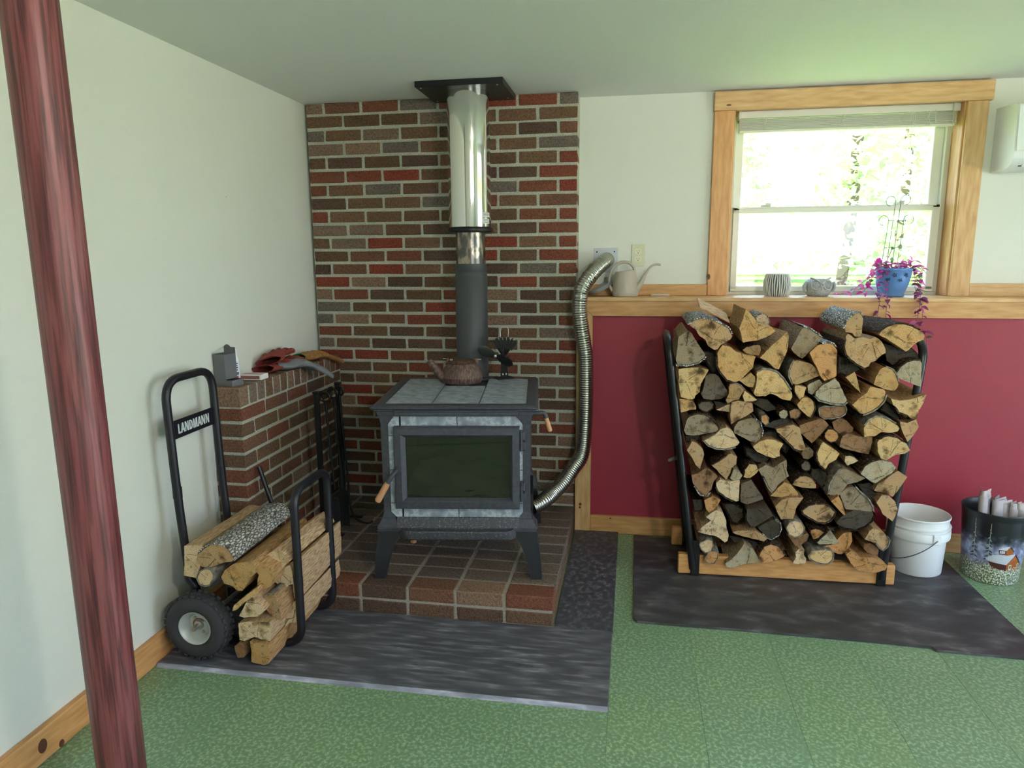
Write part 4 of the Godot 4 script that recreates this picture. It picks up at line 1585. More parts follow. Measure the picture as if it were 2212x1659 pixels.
func log_rack() -> void:
	var r := thing("log_rack", "black steel log rack on wooden beams, holding the tall stack of firewood", "log rack", V(0, 0, 0))
	var y0 := 0.0118
	# hoops: lean outwards, front post over the top to the back post
	var b := mb()
	b.tube(rounded([V(2.000, y0 + 0.03, 0.485), V(1.857, 1.105, 0.482), V(1.857, 1.105, 0.165), V(1.995, y0 + 0.03, 0.165)], 0.11, 8), 0.0165, 14)
	put(b, "hoop", M.black_paint, r)
	b = mb()
	b.tube(rounded([V(2.812, y0 + 0.03, 0.470), V(2.905, 1.10, 0.462), V(2.905, 1.10, 0.150), V(2.818, y0 + 0.03, 0.150)], 0.11, 8), 0.0165, 14)
	put(b, "hoop", M.black_paint, r)
	var beam_f := mb(V(2.402, y0 + 0.050, 0.458), Basis.from_euler(V(0, 0.0214, 0)))
	beam_f.box(Vector3(), V(0.936, 0.092, 0.038), 0.004, 0, Vector2(1.3, 0.4))
	put(beam_f, "beam", M.lumber, r)
	beam_f = mb(V(2.39, y0 + 0.050, 0.135), Basis.from_euler(V(0, 0.0214, 0)))
	beam_f.box(Vector3(), V(0.936, 0.092, 0.038), 0.004, 0, Vector2(2.3, 0.9))
	put(beam_f, "beam", M.lumber, r)
	# flat steel sockets that clasp the beams
	for q in [[2.010, 0.486, 1.0], [2.812, 0.470, 1.0], [1.993, 0.163, -1.0], [2.818, 0.149, -1.0]]:
		b = mb()
		b.box(V(q[0], y0 + 0.085, q[1] + 0.004 * q[2]), V(0.038, 0.17, 0.012), 0.002)
		b.box(V(q[0], y0 + 0.104, q[1] - 0.025 * q[2]), V(0.038, 0.006, 0.06), 0.001)
		put(b, "socket", M.black_paint, r)
	for x in [2.010, 2.814]:
		b = mb()
		b.box(V(x, y0 + 0.112, 0.31), V(0.034, 0.012, 0.30), 0.002)
		put(b, "cross_bar", M.black_paint, r)
	# odd bits in the stack
	b = mb(V(2.045, 1.226, 0.44), Basis.from_euler(V(0.5, 0.15, -0.52)))
	b.box(V(0, 0, 0), V(0.165, 0.006, 0.075), 0.002, 0, Vector2(), 0.002, rng)
	tag(put(b, "wood_sliver", M.split_p), "flat white sliver of wood lying slanted on top of the stack", "wood sliver")
	b = mb()
	b.tube(smooth_path([V(1.945, 0.547, 0.36), V(1.915, 0.542, 0.40), V(1.880, 0.540, 0.44)], 5), [0.009, 0.009, 0.009, 0.009, 0.009, 0.009, 0.009, 0.009, 0.0085, 0.008, 0.007], 9)
	tag(put(b, "twig", M.bark_grey), "short brown twig poking out of the stack beside the left rack posts", "twig")


# ------------------------------------------------------------------ the cart by the left wall
func log_cart() -> void:
	var c := thing("log_cart", "black tubular log cart with a knobbly tyre, loaded with split logs, by the white wall", "cart", V(0, 0, 0))
	var b := mb()
	# tall handle hoop, then elbows down to the axle
	b.tube(rounded([V(0.085, 0.31, 1.388), V(0.07, 0.63, 1.390), V(0.062, 1.035, 1.392), V(0.062, 1.035, 1.105), V(0.07, 0.60, 1.106), V(0.085, 0.31, 1.106)], 0.085, 8), 0.0155, 14)
	put(b, "handle_frame", M.tube_paint, c)
	b = mb()
	for z in [1.388, 1.106]:
		b.tube(rounded([V(0.083, 0.325, z), V(0.083, 0.285, z), V(0.105, 0.262, z), V(0.125, 0.14, z)], 0.03, 5), 0.0165, 14)
		b.tube(PackedVector3Array([V(0.070, 0.60, z), V(0.0705, 0.64, z)]), 0.0168, 14)
	b.tube(PackedVector3Array([V(0.085, 0.297, 1.388), V(0.085, 0.297, 1.106)]), 0.010, 10)
	put(b, "lower_post", M.tube_paint, c)
	b = mb()
	b.tube(rounded([V(0.20, 0.029, 1.345), V(0.50, 0.029, 1.345), V(0.50, 0.628, 1.338), V(0.50, 0.628, 1.055), V(0.50, 0.029, 1.060), V(0.20, 0.029, 1.060)], 0.075, 8), 0.0155, 14)
	put(b, "front_hoop", M.tube_paint, c)
	b = mb()
	for z in [[1.345, 1.388], [1.060, 1.106]]:
		b.tube(rounded([V(0.22, 0.029, z[0]), V(0.165, 0.034, lerpf(z[0], z[1], 0.5)), V(0.125, 0.14, z[1])], 0.04, 5), 0.0135, 12)
		b.tube(PackedVector3Array([V(0.4998, 0.265, z[0] - 0.003), V(0.4998, 0.30, z[0] - 0.003)]), 0.0166, 14)
	put(b, "base_rail", M.tube_paint, c)
	b = mb()
	b.tube(PackedVector3Array([V(0.155, 0.139, 1.49), V(0.155, 0.139, 1.03)]), 0.009, 10)
	put(b, "axle", M.zinc, c)
	# name plate
	b = mb(V(0.0665, 0.8495, 1.248), Basis(V(0, 0, -1), V(0, 1, 0), V(1, 0, 0)))
	b.box(V(0, 0, 0), V(0.268, 0.069, 0.003), 0.001)
	var np := put(b, "name_plate", M.tube_paint, c)
	var t := TextMesh.new()
	var font := SystemFont.new()
	font.font_names = PackedStringArray(["Droid Sans"])
	font.font_weight = 700
	t.font = font
	t.text = "LANDMANN"
	t.font_size = 48
	t.pixel_size = 0.001
	t.depth = 0.002
	var bx := t.get_aabb()
	var lm := MeshInstance3D.new()
	lm.mesh = t
	lm.name = "lettering"
	lm.material_override = mat("plate_letters", "d4d8dc", 0.5)
	t.material = M.plate_letters
	np.add_child(lm, true)
	var sx := 0.190 / maxf(bx.size.x, 0.001)
	var sy := 0.036 / maxf(bx.size.y, 0.001)
	lm.transform = Transform3D(Basis(V(0, 0, -sx), V(0, sy, 0), V(1, 0, 0)), V(0.069, 0.8495 - (bx.position.y + bx.size.y / 2) * sy, 1.252 + (bx.position.x + bx.size.x / 2) * sx))
	for z in [1.452, 1.02]:
		wheel(c, V(0.155, 0.139, z), 1.0 if z > 1.2 else -1.0)


func wheel(c: Node3D, at: Vector3, side: float) -> void:
	var bas := Basis(V(1, 0, 0), V(0, 0, side), V(0, -side, 0))
	var b := mb(at, bas)
	var rub := mat("rubber", "35353a", 0.85)
	var g := 0.128
	b.lathe([Vector2(0.064, -0.030), Vector2(0.075, -0.036), Vector2(0.098, -0.038), Vector2(0.114, -0.030), Vector2(0.122, -0.016), Vector2(0.1235, 0.0), Vector2(0.122, 0.016), Vector2(0.114, 0.030), Vector2(0.098, 0.038), Vector2(0.084, 0.0385), Vector2(0.074, 0.035), Vector2(0.066, 0.030), Vector2(0.062, 0.024)], 56)
	var ty := put(b, "tyre", rub, c)
	b = mb(at, bas)
	for i in 30:
		for row in [-1, 0, 1]:
			var a := TAU * (i + (0.5 if row == 0 else 0.0)) / 30.0
			var keep := b.xf
			b.xf = b.xf * Transform3D(Basis.from_euler(V(0, a, 0)), Vector3()) * Transform3D(Basis.from_euler(V(0.75 * row, 0, 0.25 * (1 if i % 2 == 0 else -1) * (1 - absi(row)))), V(0, 0.0205 * row, 0.1225 - 0.0055 * absi(row)))
			b.box(Vector3(), V(0.017, 0.017 if row == 0 else 0.020, 0.009), 0.002)
			b.xf = keep
	put(b, "tread", rub, ty).set_meta("kind", "stuff")
	b = mb(at, bas)
	b.lathe([Vector2(0.012, 0.000), Vector2(0.034, 0.0), Vector2(0.042, -0.004), Vector2(0.046, 0.004), Vector2(0.054, 0.022), Vector2(0.0585, 0.030), Vector2(0.063, 0.0325), Vector2(0.064, 0.0295)], 48)
	var rim := put(b, "rim", mat("rim_paint", "b9bcb9", 0.4, 0.3), c)
	b = mb(at, bas)
	b.lathe([Vector2(0.0, 0.024), Vector2(0.007, 0.024), Vector2(0.008, 0.021), Vector2(0.008, 0.010), Vector2(0.013, 0.010), Vector2(0.017, 0.009), Vector2(0.018, 0.0), Vector2(0.018, -0.03), Vector2(0.0, -0.03)], 20)
	put(b, "hub", M.zinc, rim)
	for i in 4:
		var a := TAU * i / 4.0 + 0.5
		b = mb(at + bas * V(sin(a) * 0.030, 0.0, cos(a) * 0.030), bas)
		b.lathe([Vector2(0.0, 0.006), Vector2(0.005, 0.006), Vector2(0.006, 0.004), Vector2(0.006, 0.0), Vector2(0.0, -0.001)], 6)
		put(b, "nut", M.zinc, rim)
	if side > 0.0:
		b = mb(at, bas)
		b.lathe([Vector2(0.020, 0.0006), Vector2(0.026, 0.0008)], 24, 2.2, 5.4)
		put(b, "rust", mat("rust", "6e4a34", 0.9), rim)


func fire_tools() -> void:
	var s := thing("fire_tool_stand", "black steel fire tool stand in the corner beside the brick ledge", "tool stand", V(0, HEARTH, 0))
	var b := mb()
	for z in [0.577, 0.331]:
		b.box(V(0.247, 0.350, z), V(0.026, 0.70, 0.014), 0.002, 1)
		b.box(V(0.247, 0.706, z), V(0.032, 0.012, 0.026), 0.003)
		b.box(V(0.247, 0.006, z), V(0.20, 0.010, 0.024), 0.002)
	put(b, "post", M.black_paint, s)
	b = mb()
	b.tube(smooth_path([V(0.247, 0.675, 0.577), V(0.249, 0.70, 0.53), V(0.249, 0.682, 0.48), V(0.249, 0.702, 0.43), V(0.249, 0.685, 0.38), V(0.247, 0.676, 0.331)], 6), 0.006, 8)
	put(b, "hook_bar", M.black_paint, s)
	# tools hang by their rings on the bar
	var spots := [["shovel", "black fire shovel hanging nearest on the tool stand", 0.535], ["brush", "black hearth brush with a bristle head hanging on the tool stand", 0.445], ["poker", "black fire poker with a hooked tip hanging at the far end of the stand", 0.372]]
	for q in spots:
		var z: float = q[2]
		var t := thing("fire_" + q[0], q[1], q[0], V(0.272, HEARTH, z), 0.0, "fire tools on the stand")
		b = mb()
		b.tube(arc(V(0, 0.675, 0), V(1, 0, 0), V(0, 1, 0), 0.022, 0.0, TAU, 24), 0.0058, 10)
		put(b, "ring", M.black_paint, t)
		b = mb()
		b.tube(PackedVector3Array([V(0, 0.653, 0), V(0.006, 0.50, 0), V(0.022, 0.22, 0)]), [0.007, 0.0055, 0.005], 10)
		put(b, "shaft", M.black_paint, t)
		if q[0] == "shovel":
			b = mb()
			b.box(V(0.030, 0.10, 0.0), V(0.012, 0.17, 0.11), 0.002)
			b.box(V(0.048, 0.10, 0.052), V(0.04, 0.17, 0.004), 0.001)
			b.box(V(0.048, 0.10, -0.052), V(0.04, 0.17, 0.004), 0.001)
			b.box(V(0.040, 0.19, 0.0), V(0.046, 0.016, 0.112), 0.004)
			put(b, "pan", M.dull_black, t)
		elif q[0] == "brush":
			b = mb(V(0.022, 0.12, 0))
			for i in 260:
				var a := rng.randf() * TAU
				var y := rng.randf() * 0.17
				var rr := rng.randf_range(0.018, 0.034)
				var e := V(cos(a) * rr, y - 0.02, sin(a) * rr)
				var bb := V(cos(a) * 0.004, y, sin(a) * 0.004)
				var w := V(-sin(a), 0.3, cos(a)) * 0.0016
				b.flat(bb - w, bb + w, e, V(0, 0.2, 1))
			var br := put(b, "bristles", M.dull_black, t)
			br.set_meta("kind", "stuff")
			b = mb(V(0.022, 0.10, 0))
			b.lathe([Vector2(0.0, 0.0), Vector2(0.012, 0.004), Vector2(0.014, 0.10), Vector2(0.008, 0.20), Vector2(0.0, 0.21)], 12)
			put(b, "core", M.dull_black, t)
		else:
			b = mb()
			b.tube(smooth_path([V(0.022, 0.22, 0), V(0.030, 0.10, 0.01), V(0.06, 0.03, 0.03), V(0.11, 0.010, 0.045), V(0.14, 0.009, 0.05), V(0.155, 0.012, 0.03)], 6), 0.0055, 9)
			put(b, "hook", M.dull_black, t)
	b = mb(V(0.262, HEARTH + 0.652, 0.49))
	b.lathe([Vector2(0.0, -0.012), Vector2(0.005, -0.006), Vector2(0.006, 0.0), Vector2(0.003, 0.010), Vector2(0.0, 0.012)], 12)
	put(b, "brass_bead", mat("brass", "c79a52", 0.3, 0.9), s).position -= V(0, HEARTH, 0)
	# short steel rod leaning on the ledge behind the cart
	b = mb()
	b.tube(PackedVector3Array([V(0.148, 0.592, 0.955), V(0.205, 0.42, 0.965), V(0.235, 0.335, 0.972)]), 0.0095, 12)
	tag(put(b, "steel_rod", M.black_paint), "short shiny black rod leaning on the brick ledge behind the cart", "rod")


func stacked_logs() -> void:
	log_rng.seed = 404
	rack_log("wide grey-tan wedge with white bark edge, top left corner of the stack", "r", 4, 9, 0.502, 0.398, [1900, 1113, 1937, 1141, 1956, 1128, 1989, 1076, 2021, 1031, 2014, 1017, 1983, 997, 1941, 986, 1894, 986, 1890, 998, 1895, 1057])
	rack_log("half-round log with shaggy bark arched over it, under the white sliver", "t", 0, 6, 0.520, 0.392, [1933, 1170, 1958, 1193, 1993, 1203, 2038, 1194, 2077, 1178, 2105, 1163, 2124, 1132, 2116, 1109, 2076, 1085, 2063, 1065, 2049, 1062, 2023, 1079, 2011, 1105, 1985, 1121, 1971, 1147])
	rack_log("golden peaked log with a wing to the right, highest point of the stack", "g", -1, -1, 0.524, 0.392, [2169, 1237, 2189, 1220, 2206, 1201, 2221, 1178, 2248, 1167, 2278, 1162, 2295, 1145, 2259, 1119, 2225, 1105, 2198, 1102, 2165, 1095, 2155, 1132, 2147, 1155, 2158, 1189])
	rack_log("small white-barked knob peeking out behind the golden peaked log", "p", 0, 8, 0.332, 0.248, [2244, 1181, 2254, 1199, 2274, 1206, 2294, 1194, 2307, 1167, 2298, 1137, 2269, 1137, 2248, 1155])
	rack_log("golden upright triangle with its tip between two white-barked logs", "g", -1, -1, 0.507, 0.401, [2347, 1141, 2352, 1121, 2351, 1082, 2345, 1047, 2333, 1018, 2319, 981, 2305, 983, 2273, 1012, 2242, 1028, 2265, 1058, 2301, 1095])
	rack_log("big rounded log with a brown knot in its broken right half", "g", 10, 14, 0.516, 0.417, [2069, 1062, 2082, 1082, 2118, 1074, 2141, 1054, 2177, 1043, 2222, 1034, 2215, 1009, 2213, 986, 2187, 958, 2171, 939, 2139, 917, 2106, 925, 2079, 957, 2062, 986, 2058, 1032])
	rack_log("small half-moon log set back above the knotted round log", "t", 0, 3, 0.470, 0.392, [2170, 1057, 2188, 1073, 2218, 1081, 2246, 1081, 2250, 1058, 2243, 1033, 2210, 1037, 2187, 1043])
	rack_log("light yellow square block with a grey streak, at the left edge below the grey wedge", "y", -1, -1, 0.501, 0.403, [1905, 972, 1947, 978, 1987, 981, 2033, 971, 2017, 938, 2001, 908, 1997, 873, 1980, 857, 1975, 842, 1953, 839, 1918, 850, 1907, 909])
	rack_log("dark weathered blunt log beside the light yellow block", "d", -1, -1, 0.482, 0.406, [2022, 938, 2035, 949, 2064, 950, 2078, 939, 2093, 913, 2115, 881, 2116, 857, 2091, 841, 2054, 835, 2017, 840, 2005, 860, 2015, 884])
	rack_log("small split log with a black heart, right of the dark blunt log", "t", 0, 3, 0.486, 0.389, [2121, 909, 2146, 917, 2172, 907, 2192, 887, 2179, 869, 2167, 841, 2142, 835, 2120, 822, 2112, 834, 2123, 867])
	rack_log("tiny yellow wedge beside the small split log with the black heart", "y", -1, -1, 0.504, 0.415, [2186, 884, 2213, 864, 2239, 844, 2217, 838, 2187, 837, 2179, 860])
	rack_log("small yellow half-moon tucked under the knotted round log", "y", -1, -1, 0.490, 0.416, [2162, 925, 2189, 943, 2210, 961, 2228, 944, 2230, 921, 2222, 897, 2202, 899, 2182, 911])
	rack_log("large half-round log with grey blotches and an arched bark rim", "y", 0, 6, 0.512, 0.416, [2226, 971, 2252, 986, 2285, 984, 2316, 973, 2343, 947, 2362, 919, 2378, 896, 2382, 864, 2375, 846, 2342, 851, 2319, 865, 2291, 876, 2270, 864, 2231, 863, 2222, 875, 2229, 910, 2232, 948])
	rack_log("small orange-tan end at the left edge under the light yellow block", "g", -1, -1, 0.492, 0.394, [1913, 838, 1945, 836, 1971, 827, 1986, 807, 1986, 792, 1955, 788, 1922, 778, 1918, 808])
	rack_log("olive-grey upright log with a thick white bark flank on its left", "r", 0, 3, 0.505, 0.414, [2407, 1167, 2438, 1159, 2472, 1137, 2490, 1119, 2472, 1094, 2452, 1071, 2432, 1051, 2425, 1040, 2412, 1028, 2398, 1035, 2375, 1056, 2365, 1069, 2383, 1107, 2397, 1139])
	rack_log("tall orange-tan log tapering downward, below the two white-barked logs", "o", 0, 3, 0.523, 0.394, [2483, 1097, 2507, 1103, 2530, 1099, 2543, 1081, 2544, 1041, 2545, 999, 2547, 959, 2530, 950, 2502, 937, 2493, 947, 2482, 961, 2469, 995, 2451, 1023, 2436, 1054, 2460, 1082])
	rack_log("upright log with scaly white bark on its left, under the hanging pink leaves", "t", 0, 5, 0.497, 0.391, [2567, 1156, 2573, 1184, 2590, 1207, 2612, 1225, 2630, 1227, 2642, 1210, 2642, 1165, 2643, 1135, 2635, 1122, 2617, 1123, 2605, 1137, 2579, 1140])
	rack_log("broad golden log with star-shaped cracks, top right corner of the stack", "g", 0, 6, 0.521, 0.400, [2696, 1141, 2705, 1156, 2732, 1176, 2764, 1185, 2794, 1186, 2826, 1176, 2856, 1158, 2875, 1132, 2871, 1115, 2852, 1107, 2833, 1090, 2822, 1073, 2810, 1066, 2788, 1081, 2759, 1100, 2726, 1122, 2702, 1133])
	rack_log("large tan log with a yellow scratch and bark peeling down its left", "t", 15, 20, 0.510, 0.392, [2578, 1127, 2586, 1136, 2608, 1119, 2614, 1115, 2644, 1122, 2673, 1114, 2693, 1123, 2707, 1115, 2721, 1101, 2736, 1071, 2737, 1057, 2718, 1045, 2701, 1025, 2681, 1017, 2674, 1002, 2661, 987, 2633, 1000, 2597, 1024, 2578, 1047, 2569, 1079, 2571, 1110])
	rack_log("olive quarter log with bark lifting off its curved top, upper right edge of the stack", "s", 0, 4, 0.503, 0.391, [2785, 978, 2797, 1003, 2820, 1025, 2847, 1035, 2876, 1034, 2880, 1002, 2883, 960, 2886, 918, 2859, 926, 2827, 939, 2798, 953, 2789, 967])
	rack_log("golden rounded triangle with one diagonal crack, below the scratched tan log", "g", 1, 4, 0.516, 0.411, [2716, 984, 2737, 1006, 2768, 995, 2787, 966, 2796, 941, 2791, 913, 2782, 900, 2745, 906, 2700, 925, 2705, 956])
	rack_log("tan quarter log with a dark gap behind its bark, left of the tall orange log", "t", 0, 4, 0.498, 0.415, [2380, 911, 2365, 940, 2360, 974, 2368, 1006, 2379, 1022, 2412, 1016, 2450, 1005, 2473, 985, 2490, 957, 2462, 942, 2423, 923, 2397, 914])
	rack_log("slim golden splinter pointing down, below the scratched tan log", "g", -1, -1, 0.474, 0.402, [2598, 946, 2635, 970, 2645, 942, 2653, 913, 2664, 879, 2640, 901, 2617, 927])
	rack_log("silver-grey fan-shaped log with a straight crack in its right half", "s", 3, 8, 0.512, 0.402, [2547, 947, 2564, 929, 2583, 887, 2604, 847, 2592, 835, 2560, 832, 2525, 837, 2487, 847, 2468, 869, 2476, 887, 2501, 916, 2527, 931])
	rack_log("small grey chip leaning on the left of the silver fan-shaped log", "s", -1, -1, 0.487, 0.397, [2444, 910, 2466, 925, 2492, 938, 2504, 920, 2487, 894, 2474, 879, 2467, 869, 2450, 878])
	rack_log("thin yellow slab with a bark back, left of the small grey chip", "y", 4, 7, 0.497, 0.411, [2393, 910, 2413, 910, 2439, 903, 2432, 877, 2426, 842, 2413, 847, 2398, 867, 2390, 885])
	rack_log("golden log with a ribbed split face on its left, above the wide yellow half-moon", "g", 3, 8, 0.515, 0.406, [2688, 915, 2711, 911, 2741, 905, 2754, 885, 2751, 862, 2737, 838, 2715, 816, 2690, 800, 2666, 791, 2646, 810, 2623, 836, 2652, 868, 2677, 889])
	rack_log("broad pale-yellow log with a fibrous brown top, on the right edge", "y", 9, 11, 0.517, 0.406, [2772, 866, 2809, 859, 2844, 865, 2881, 880, 2904, 887, 2896, 855, 2881, 821, 2877, 786, 2867, 783, 2837, 794, 2805, 804, 2788, 827])
	rack_log("wide yellow half-moon with a grey heart", "y", 0, 5, 0.513, 0.418, [2673, 750, 2691, 778, 2714, 794, 2742, 795, 2776, 781, 2802, 764, 2816, 738, 2811, 726, 2785, 719, 2746, 721, 2723, 702, 2681, 698, 2677, 727])
	rack_log("tan spearhead-shaped log at the right edge beside the yellow half-moon", "t", -1, -1, 0.508, 0.419, [2816, 768, 2846, 763, 2881, 779, 2893, 747, 2881, 721, 2862, 694, 2852, 682, 2838, 708, 2825, 736])
	rack_log("yellow log with two black stains under an arched bark rim, right edge", "y", 0, 4, 0.519, 0.395, [2730, 692, 2753, 709, 2779, 714, 2808, 708, 2837, 688, 2864, 648, 2843, 633, 2807, 625, 2787, 610, 2775, 600, 2753, 608, 2739, 634, 2734, 663])
	rack_log("brown oblong block with crooked edges, left of the black-stained yellow log", "b", -1, -1, 0.502, 0.396, [2596, 698, 2614, 710, 2642, 702, 2680, 695, 2717, 696, 2719, 673, 2715, 646, 2710, 619, 2674, 624, 2647, 632, 2614, 639, 2588, 649, 2590, 674])
	rack_log("dark oblong log with two lighter hearts, under the silver fan-shaped log", "b", 0, 11, 0.488, 0.401, [2495, 812, 2513, 824, 2546, 822, 2572, 829, 2604, 827, 2612, 809, 2605, 786, 2584, 773, 2550, 766, 2523, 765, 2500, 779])
	rack_log("brown stub set back above the crooked brown block", "b", -1, -1, 0.462, 0.391, [2563, 746, 2589, 765, 2622, 754, 2649, 725, 2647, 707, 2610, 700, 2588, 699, 2573, 716])
	rack_log("small round branch with a pale bark ring and a black pith", "o", 0, 9, 0.515, 0.391, [2521, 710, 2532, 728, 2556, 729, 2575, 714, 2579, 694, 2568, 674, 2549, 669, 2529, 679, 2519, 695])
	rack_log("rust-brown split log between a grey-brown log and the pale-ringed branch", "b", -1, -1, 0.505, 0.397, [2420, 737, 2454, 753, 2496, 769, 2513, 769, 2536, 746, 2521, 719, 2499, 689, 2476, 660, 2451, 681, 2430, 701])
	rack_log("yellow quarter log with a grey smudge, left of the dark oblong log", "g", 3, 6, 0.507, 0.392, [2403, 831, 2425, 861, 2447, 861, 2471, 847, 2481, 818, 2474, 787, 2462, 769, 2438, 791, 2412, 813])
	rack_log("pale yellow quarter log with bark down its curved left side", "y", 0, 4, 0.508, 0.409, [2536, 540, 2511, 560, 2496, 588, 2492, 621, 2502, 650, 2519, 671, 2542, 653, 2564, 639, 2590, 619, 2578, 592, 2550, 573])
	rack_log("tiny pale wedge with a curled bark cap, below the crooked brown block", "p", 0, 3, 0.500, 0.397, [2614, 609, 2633, 614, 2654, 606, 2671, 589, 2652, 578, 2628, 565, 2616, 582])
	rack_log("grey-brown stub left of the pale yellow quarter log", "r", -1, -1, 0.474, 0.381, [2443, 606, 2455, 631, 2475, 633, 2491, 617, 2491, 596, 2472, 580, 2453, 583])
	rack_log("dark round branch end in the shadow under the grey-brown stub", "d", 0, 7, 0.485, 0.389, [2441, 558, 2456, 577, 2473, 572, 2483, 554, 2479, 532, 2459, 530, 2445, 540])
	rack_log("grey mottled log with a ragged lower edge, right side of the stack", "s", 0, 3, 0.508, 0.392, [2676, 545, 2688, 571, 2715, 592, 2746, 603, 2774, 594, 2801, 589, 2820, 567, 2805, 542, 2774, 520, 2754, 504, 2742, 495, 2722, 503, 2703, 517, 2680, 534])
	rack_log("tan split log below the grey mottled one, touching the right post", "t", -1, -1, 0.483, 0.403, [2750, 451, 2761, 482, 2787, 501, 2816, 532, 2836, 548, 2874, 523, 2859, 492, 2839, 452, 2825, 430, 2791, 444])
	rack_log("wide two-toned triangle, grey above and tan below, with bark on its left", "r", 0, 4, 0.512, 0.392, [2553, 432, 2555, 478, 2569, 518, 2588, 553, 2604, 561, 2640, 542, 2696, 518, 2665, 498, 2631, 488, 2624, 475, 2612, 453, 2600, 432, 2578, 431])
	rack_log("small pinkish half-moon under a thick grey bark arch", "t", 0, 5, 0.497, 0.392, [2406, 466, 2413, 488, 2436, 512, 2463, 516, 2489, 505, 2505, 487, 2505, 458, 2481, 456, 2442, 458])
	rack_log("small dark round branch end below the dark blunt log", "d", 0, 8, 0.491, 0.411, [1994, 813, 2008, 828, 2042, 831, 2060, 818, 2058, 800, 2033, 781, 2012, 786, 1998, 798])
	rack_log("tan four-sided log with a curved left edge, left of the two thin branches", "t", -1, -1, 0.497, 0.415, [2137, 830, 2162, 837, 2190, 833, 2224, 824, 2229, 791, 2196, 769, 2164, 753, 2136, 734, 2132, 770, 2133, 812])
	rack_log("narrow light splinter wedged left of the tan four-sided log", "p", -1, -1, 0.473, 0.399, [2074, 790, 2119, 813, 2138, 816, 2133, 780, 2100, 785])
	rack_log("thin grey branch with an orange cut end, left one of the two thin branches", "o", 0, 6, 0.533, 0.390, [2254, 782, 2273, 789, 2287, 774, 2289, 751, 2275, 740, 2258, 753])
	rack_log("thin grey branch with a pale cut end, right one of the two thin branches", "s", 0, 7, 0.525, 0.419, [2328, 799, 2344, 811, 2362, 806, 2367, 787, 2355, 767, 2336, 771, 2327, 784])
	rack_log("round brown branch end beside the thin branch with the pale end", "b", 0, 7, 0.508, 0.404, [2370, 801, 2391, 813, 2413, 811, 2422, 796, 2418, 776, 2402, 763, 2380, 769])
	rack_log("dark bark-covered log lying in the shadow under the two thin branches", "k", 0, 6, 0.468, 0.391, [2279, 720, 2320, 748, 2375, 765, 2395, 748, 2377, 723, 2322, 712])
	rack_log("broad grey-tan log with flaking bark on top, left edge at half height", "r", 2, 7, 0.502, 0.395, [1937, 698, 1946, 741, 1956, 767, 1989, 779, 2022, 777, 2058, 757, 2082, 729, 2091, 713, 2075, 697, 2041, 690, 2001, 679, 1978, 677, 1947, 680])
	rack_log("pale fan-shaped log with a strip of bark hanging loose below it", "p", 7, 11, 0.514, 0.407, [2032, 662, 2068, 685, 2090, 710, 2118, 723, 2144, 703, 2156, 679, 2174, 656, 2161, 631, 2122, 619, 2077, 618, 2042, 631, 2015, 659])
	rack_log("grey-brown log with white mould spots, above the bright yellow log", "r", 3, 6, 0.493, 0.393, [2152, 716, 2165, 743, 2198, 756, 2234, 765, 2263, 748, 2276, 708, 2272, 676, 2245, 649, 2214, 660, 2176, 680, 2153, 691])
	rack_log("bright yellow almond-shaped log in the middle of the stack", "y", -1, -1, 0.513, 0.405, [2232, 636, 2256, 661, 2288, 673, 2322, 670, 2356, 656, 2343, 628, 2345, 601, 2321, 591, 2287, 599, 2250, 616])
	rack_log("grey-brown quarter log with bark along its lower left, beside the rust-brown log", "t", 6, 9, 0.505, 0.416, [2326, 716, 2358, 729, 2396, 739, 2421, 728, 2429, 696, 2449, 637, 2428, 622, 2400, 629, 2369, 661, 2337, 692])
	rack_log("tan kite-shaped log at the left edge", "t", -1, -1, 0.504, 0.392, [1952, 610, 1973, 651, 1994, 643, 2021, 616, 2028, 592, 2020, 555, 2013, 522, 1992, 544, 1973, 580])
	rack_log("torn log with broken fibres sticking out, right of the kite-shaped log", "t", 0, 2, 0.502, 0.396, [2056, 543, 2086, 563, 2117, 589, 2142, 602, 2168, 588, 2167, 554, 2148, 535, 2143, 510, 2128, 479, 2106, 499, 2082, 526])
	rack_log("small grey wedge at the lower right of the torn log", "s", -1, -1, 0.509, 0.407, [2143, 488, 2156, 531, 2173, 529, 2194, 505, 2186, 487, 2158, 479])
	rack_log("small yellow chip face on a log with dark mossy bark", "y", 0, 3, 0.494, 0.395, [2200, 489, 2203, 529, 2222, 557, 2250, 556, 2264, 526, 2250, 507, 2231, 490])
	rack_log("jagged two-faced log, grey below and pale above, right of the mossy one", "r", 10, 12, 0.507, 0.406, [2261, 532, 2290, 555, 2324, 544, 2351, 567, 2375, 583, 2379, 565, 2378, 535, 2388, 511, 2367, 491, 2345, 469, 2323, 428, 2298, 461, 2282, 497])
	rack_log("shaded golden triangle under the jagged two-faced log", "g", -1, -1, 0.488, 0.392, [2322, 406, 2345, 438, 2374, 476, 2402, 469, 2436, 427, 2434, 409, 2378, 404])
	rack_log("mouldy brown log with white flecks, by the left post", "b", 6, 9, 0.508, 0.406, [1976, 495, 2007, 509, 2036, 529, 2071, 509, 2089, 494, 2073, 465, 2063, 421, 2050, 399, 2017, 403, 1987, 446])
	rack_log("pinkish quarter log with bark on its lower left", "p", 6, 9, 0.510, 0.398, [2084, 467, 2101, 483, 2130, 475, 2183, 484, 2185, 441, 2185, 385, 2163, 379, 2125, 395, 2093, 420, 2078, 448])
	rack_log("plain grey four-sided log beside the pinkish quarter log", "d", -1, -1, 0.500, 0.411, [2192, 462, 2236, 483, 2255, 450, 2288, 405, 2289, 396, 2222, 370, 2193, 381])
	rack_log("small orange wedge below the mouldy brown log", "o", -1, -1, 0.498, 0.416, [2037, 376, 2072, 399, 2109, 383, 2099, 361, 2083, 339, 2062, 320, 2047, 337])
